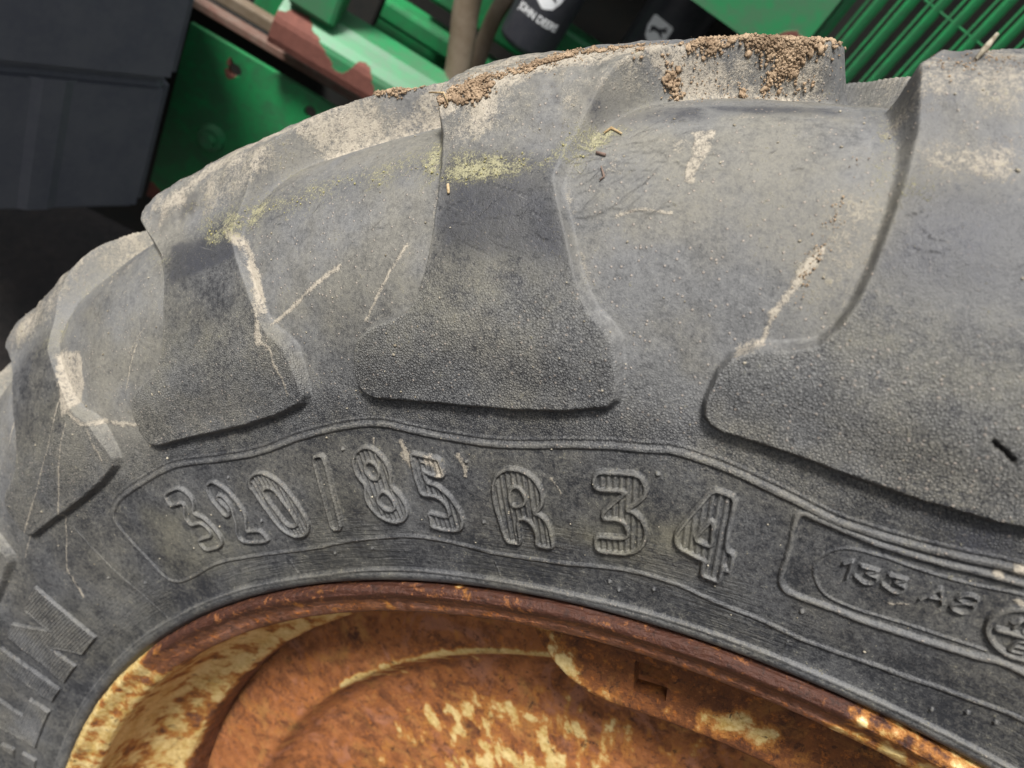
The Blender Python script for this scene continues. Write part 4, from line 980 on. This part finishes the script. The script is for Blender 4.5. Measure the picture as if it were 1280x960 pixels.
# rusty green beam: sloping upper face over an upright front face, with the rust in a shape of its own
def beam():
    x0, x1 = -.595, -.15
    xs = np.arange(x0, x1 + .001, .004)
    sec = [(.895, .918), (.882, .922), (.880, .930), (.880, .940), (.880, .949), (.882, .955), (.890, .964), (.900, .972), (.905, .978), (.935, .985), (.935, .918)]
    RUST = [(-.620, .90), (-.612, .951), (-.597, .958), (-.578, .968), (-.563, .969), (-.550, .960), (-.538, .954), (-.523, .945), (-.512, .934), (-.503, .936), (-.497, .945), (-.493, .957), (-.484, .962), (-.476, .957), (-.470, .950), (-.462, .940), (-.456, .926), (-.455, .90)]
    bm = bmesh.new(); lay = bm.verts.layers.float.new('rust'); rows = []
    for x in xs:
        r = []
        for y, z in sec:
            v = bm.verts.new(W2((x, y, z)))
            xa, za = np.array([x]), np.array([z]); d = seg_dist(xa, za, RUST, True)[0]; d = -d if inside(xa, za, [RUST])[0] else d
            v[lay] = float(sstep(.005, -.005, d)) if y < .91 else 0
            r.append(v)
        rows.append(r)
    k = len(sec)
    for i in range(len(rows) - 1):
        for j in range(k): bm.faces.new((rows[i][j], rows[i + 1][j], rows[i + 1][(j + 1) % k], rows[i][(j + 1) % k]))
    bm.faces.new(rows[0]); bm.faces.new(rows[-1][::-1])
    bmesh.ops.recalc_face_normals(bm, faces=bm.faces)
    return bm_obj('rusty_beam', bm, M_LGREEN, machine)
beam()
slab('beam_post', M_LGREEN, -.590, -.532, .886, .932, .972, 1.45, bev=.006)
slab('grey_bracket', M_DARK, -.556, -.512, 1.03, 1.06, .945, 1.02)
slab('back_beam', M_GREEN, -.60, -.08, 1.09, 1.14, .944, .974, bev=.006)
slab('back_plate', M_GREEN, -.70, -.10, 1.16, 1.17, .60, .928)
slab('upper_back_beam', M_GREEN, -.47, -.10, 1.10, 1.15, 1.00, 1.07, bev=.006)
slab('dark_back_sheet', M_DARK, -.80, .5, 1.30, 1.31, .45, 1.75)  # dark sheet added so the hollow behind the beam looks shaded
tube('hose', M_HOSE, [(-.440, .98, 1.33), (-.434, .95, 1.20), (-.420, .94, 1.12), (-.411, .94, 1.066), (-.395, .94, 1.02), (-.382, .94, .977), (-.375, .945, .92), (-.37, .96, .84)], .0165)
tube('hose', M_HOSE, [(-.330, 1.06, 1.33), (-.348, 1.03, 1.18), (-.374, 1.02, 1.076), (-.375, 1.02, 1.028), (-.366, 1.02, .974), (-.350, 1.02, .90)], .011)

# canisters with printed label
def canister(cx, cy, r, z0, z1, name, ang, ztext, zlogo, text):
    bm = bmesh.new()
    prof = [(0, z0), (r * .86, z0), (r * .97, z0 + .003), (r, z0 + .009), (r, z1 - .01), (r * .96, z1), (0, z1)]
    n = 48; rows = []
    for q, z in prof:
        rows.append([bm.verts.new(W2((cx + q * math.cos(f), cy + q * math.sin(f), z))) for f in np.linspace(0, 2 * math.pi, n + 1)[:-1]] if q else [bm.verts.new(W2((cx, cy, z)))])
    for a, b in zip(rows[:-1], rows[1:]):
        for j in range(n):
            k2 = (j + 1) % n
            if len(a) == 1: bm.faces.new((a[0], b[k2], b[j]))
            elif len(b) == 1: bm.faces.new((a[j], a[k2], b[0]))
            else: bm.faces.new((a[j], a[k2], b[k2], b[j]))
    bmesh.ops.recalc_face_normals(bm, faces=bm.faces)
    c = bm_obj(name, bm, M_CAN, machine, True)
    def wrap(bm2, off):     # x along the wall, y up, z outward
        for v in bm2.verts:
            f = ang + v.co.x / r; q = r + off + v.co.z
            v.co = Vector(W2((cx + q * math.sin(f), cy - q * math.cos(f), v.co.y)))
    if text:
        cu = bpy.data.curves.new('print', 'FONT'); cu.body = text; cu.size = .0125; cu.align_x = 'CENTER'; cu.extrude = .0002; cu.offset = .0002
        to = bpy.data.objects.new('print_source', cu); C.objects.link(to)
        bpy.context.view_layer.update()
        me = bpy.data.meshes.new_from_object(to.evaluated_get(bpy.context.evaluated_depsgraph_get()))
        bpy.data.objects.remove(to); bpy.data.curves.remove(cu)
        b2 = bmesh.new(); b2.from_mesh(me); bpy.data.meshes.remove(me)
        wdt = max(v.co.x for v in b2.verts) - min(v.co.x for v in b2.verts)
        for v in b2.verts: v.co.x *= .058 / wdt; v.co.y += ztext
        wrap(b2, .0004); bm_obj('printed_name', b2, M_WHITE, c)
    # shield with a dark leaping deer on it
    S = [(-.0175, .013), (-.012, .0165), (.012, .0165), (.0175, .013), (.0165, -.002), (.011, -.012), (0, -.0175), (-.011, -.012), (-.0165, -.002)]
    D = [(-.0115, .001), (-.006, .0045), (.002, .005), (.006, .0085), (.0055, .0125), (.0075, .0095), (.0105, .0125), (.0095, .0085), (.0125, .0065), (.0105, .005), (.007, .003), (.0095, -.0015), (.0125, -.003), (.0085, -.003), (.0035, -.0005), (-.004, -.001), (-.0075, -.0055), (-.012, -.0075), (-.0085, -.0035), (-.0095, -.001)]
    for nm, P, off, m in (('logo_shield', S, .0004, M_WHITE), ('logo_deer', D, .0009, M_CAN)):
        b2 = bmesh.new()
        n_ = 40
        # fan of thin strips so that the print follows the curved wall
        xs = np.linspace(min(p[0] for p in P), max(p[0] for p in P), n_)
        ys = np.linspace(min(p[1] for p in P), max(p[1] for p in P), n_)
        gx, gy = np.meshgrid(xs, ys, indexing='ij'); ins = inside(gx, gy, [P]); vv = {}
        for i in range(n_ - 1):
            for j in range(n_ - 1):
                if ins[i:i + 2, j:j + 2].sum() >= 3:
                    f = []
                    for a, b in ((i, j), (i + 1, j), (i + 1, j + 1), (i, j + 1)):
                        if (a, b) not in vv: vv[(a, b)] = b2.verts.new((gx[a, b], gy[a, b] + zlogo, 0))
                        f.append(vv[(a, b)])
                    b2.faces.new(f)
        wrap(b2, off); bm_obj(nm, b2, m, c)
    return c
canister(-.327, .985, .037, 1.049, 1.312, 'oil_canister', -.12, 1.0905, 1.1235, 'JOHN DEERE')
canister(-.165, 1.09, .045, 1.085, 1.312, 'oil_canister', -.42, 0, 1.140, None)
slab('canister_head', M_DARK, -.48, -.08, .94, 1.16, 1.31, 1.36, bev=.01)

# green bracket beside the grille
plate('grille_bracket', M_LGREEN, [(-.20, 1.206), (-.120, 1.206), (-.120, 1.176), (-.049, 1.176), (-.049, 1.40), (-.20, 1.40)], .935, .943, rust=[[(-.082, 1.215), (-.050, 1.215), (-.050, 1.242), (-.060, 1.240), (-.070, 1.243), (-.082, 1.232)]])
plate('bracket_flange', M_LGREEN, [(-.052, 1.15), (-.052, 1.42), (-.040, 1.42), (-.040, 1.15)], .944, .952)
# grille: upright louvre blades, thin rods between them, two cross wires
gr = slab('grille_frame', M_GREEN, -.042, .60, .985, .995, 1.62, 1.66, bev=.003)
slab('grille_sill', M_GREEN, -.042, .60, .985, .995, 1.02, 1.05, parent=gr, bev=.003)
bl = rd = None
def blade_mesh():
    bm = bmesh.new()
    sec = [(0, .0015), (.0008, -.0012), (.0026, -.0016), (.0090, .0016), (.0152, .0062), (.0156, .0080), (.0142, .0082), (.0060, .0032)]
    lo = [bm.verts.new((x, y, 0)) for x, y in sec]; hi = [bm.verts.new((x, y, .60)) for x, y in sec]
    k = len(sec)
    for i in range(k): bm.faces.new((lo[i], lo[(i + 1) % k], hi[(i + 1) % k], hi[i]))
    bm.faces.new(lo[::-1]); bm.faces.new(hi)
    bmesh.ops.recalc_face_normals(bm, faces=bm.faces)
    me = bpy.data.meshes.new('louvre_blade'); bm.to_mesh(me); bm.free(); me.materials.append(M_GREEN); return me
def rod_mesh():
    bm = bmesh.new(); bmesh.ops.create_cone(bm, cap_ends=True, segments=8, radius1=.0016, radius2=.0016, depth=.60, matrix=Matrix.Translation((0, 0, .30)))
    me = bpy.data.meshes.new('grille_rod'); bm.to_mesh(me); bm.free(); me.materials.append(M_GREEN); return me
BM_, RM_ = blade_mesh(), rod_mesh()
for i in range(20):
    for nm, me, dx, dy in (('louvre_blade', BM_, 0, 0), ('grille_rod', RM_, .0255, .004)):
        o = bpy.data.objects.new(nm, me); C.objects.link(o); o.parent = gr
        o.location = W2((-.0385 + i * .0302 + dx, .962 + dy, 1.035))
for z in (1.338, 1.47):
    bm = bmesh.new(); bmesh.ops.create_cone(bm, cap_ends=True, segments=8, radius1=.0014, radius2=.0014, depth=.56, matrix=Matrix.Translation(W2((.32, .9668, z))) @ Matrix.Rotation(math.radians(90), 4, 'Y'))
    bm_obj('cross_wire', bm, M_GREEN, gr)
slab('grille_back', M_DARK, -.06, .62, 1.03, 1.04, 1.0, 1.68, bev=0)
slab('shade_roof', M_GREEN, -.85, .65, 1.03, 1.5, 1.68, 1.72, bev=.01)  # unseen roof added to keep the machine's hollows dark
slab('dark_closing_wall', M_DARK, -.85, .65, 1.48, 1.50, .40, 1.68, bev=0)  # unseen dark wall added to close the hollow against sky light from behind
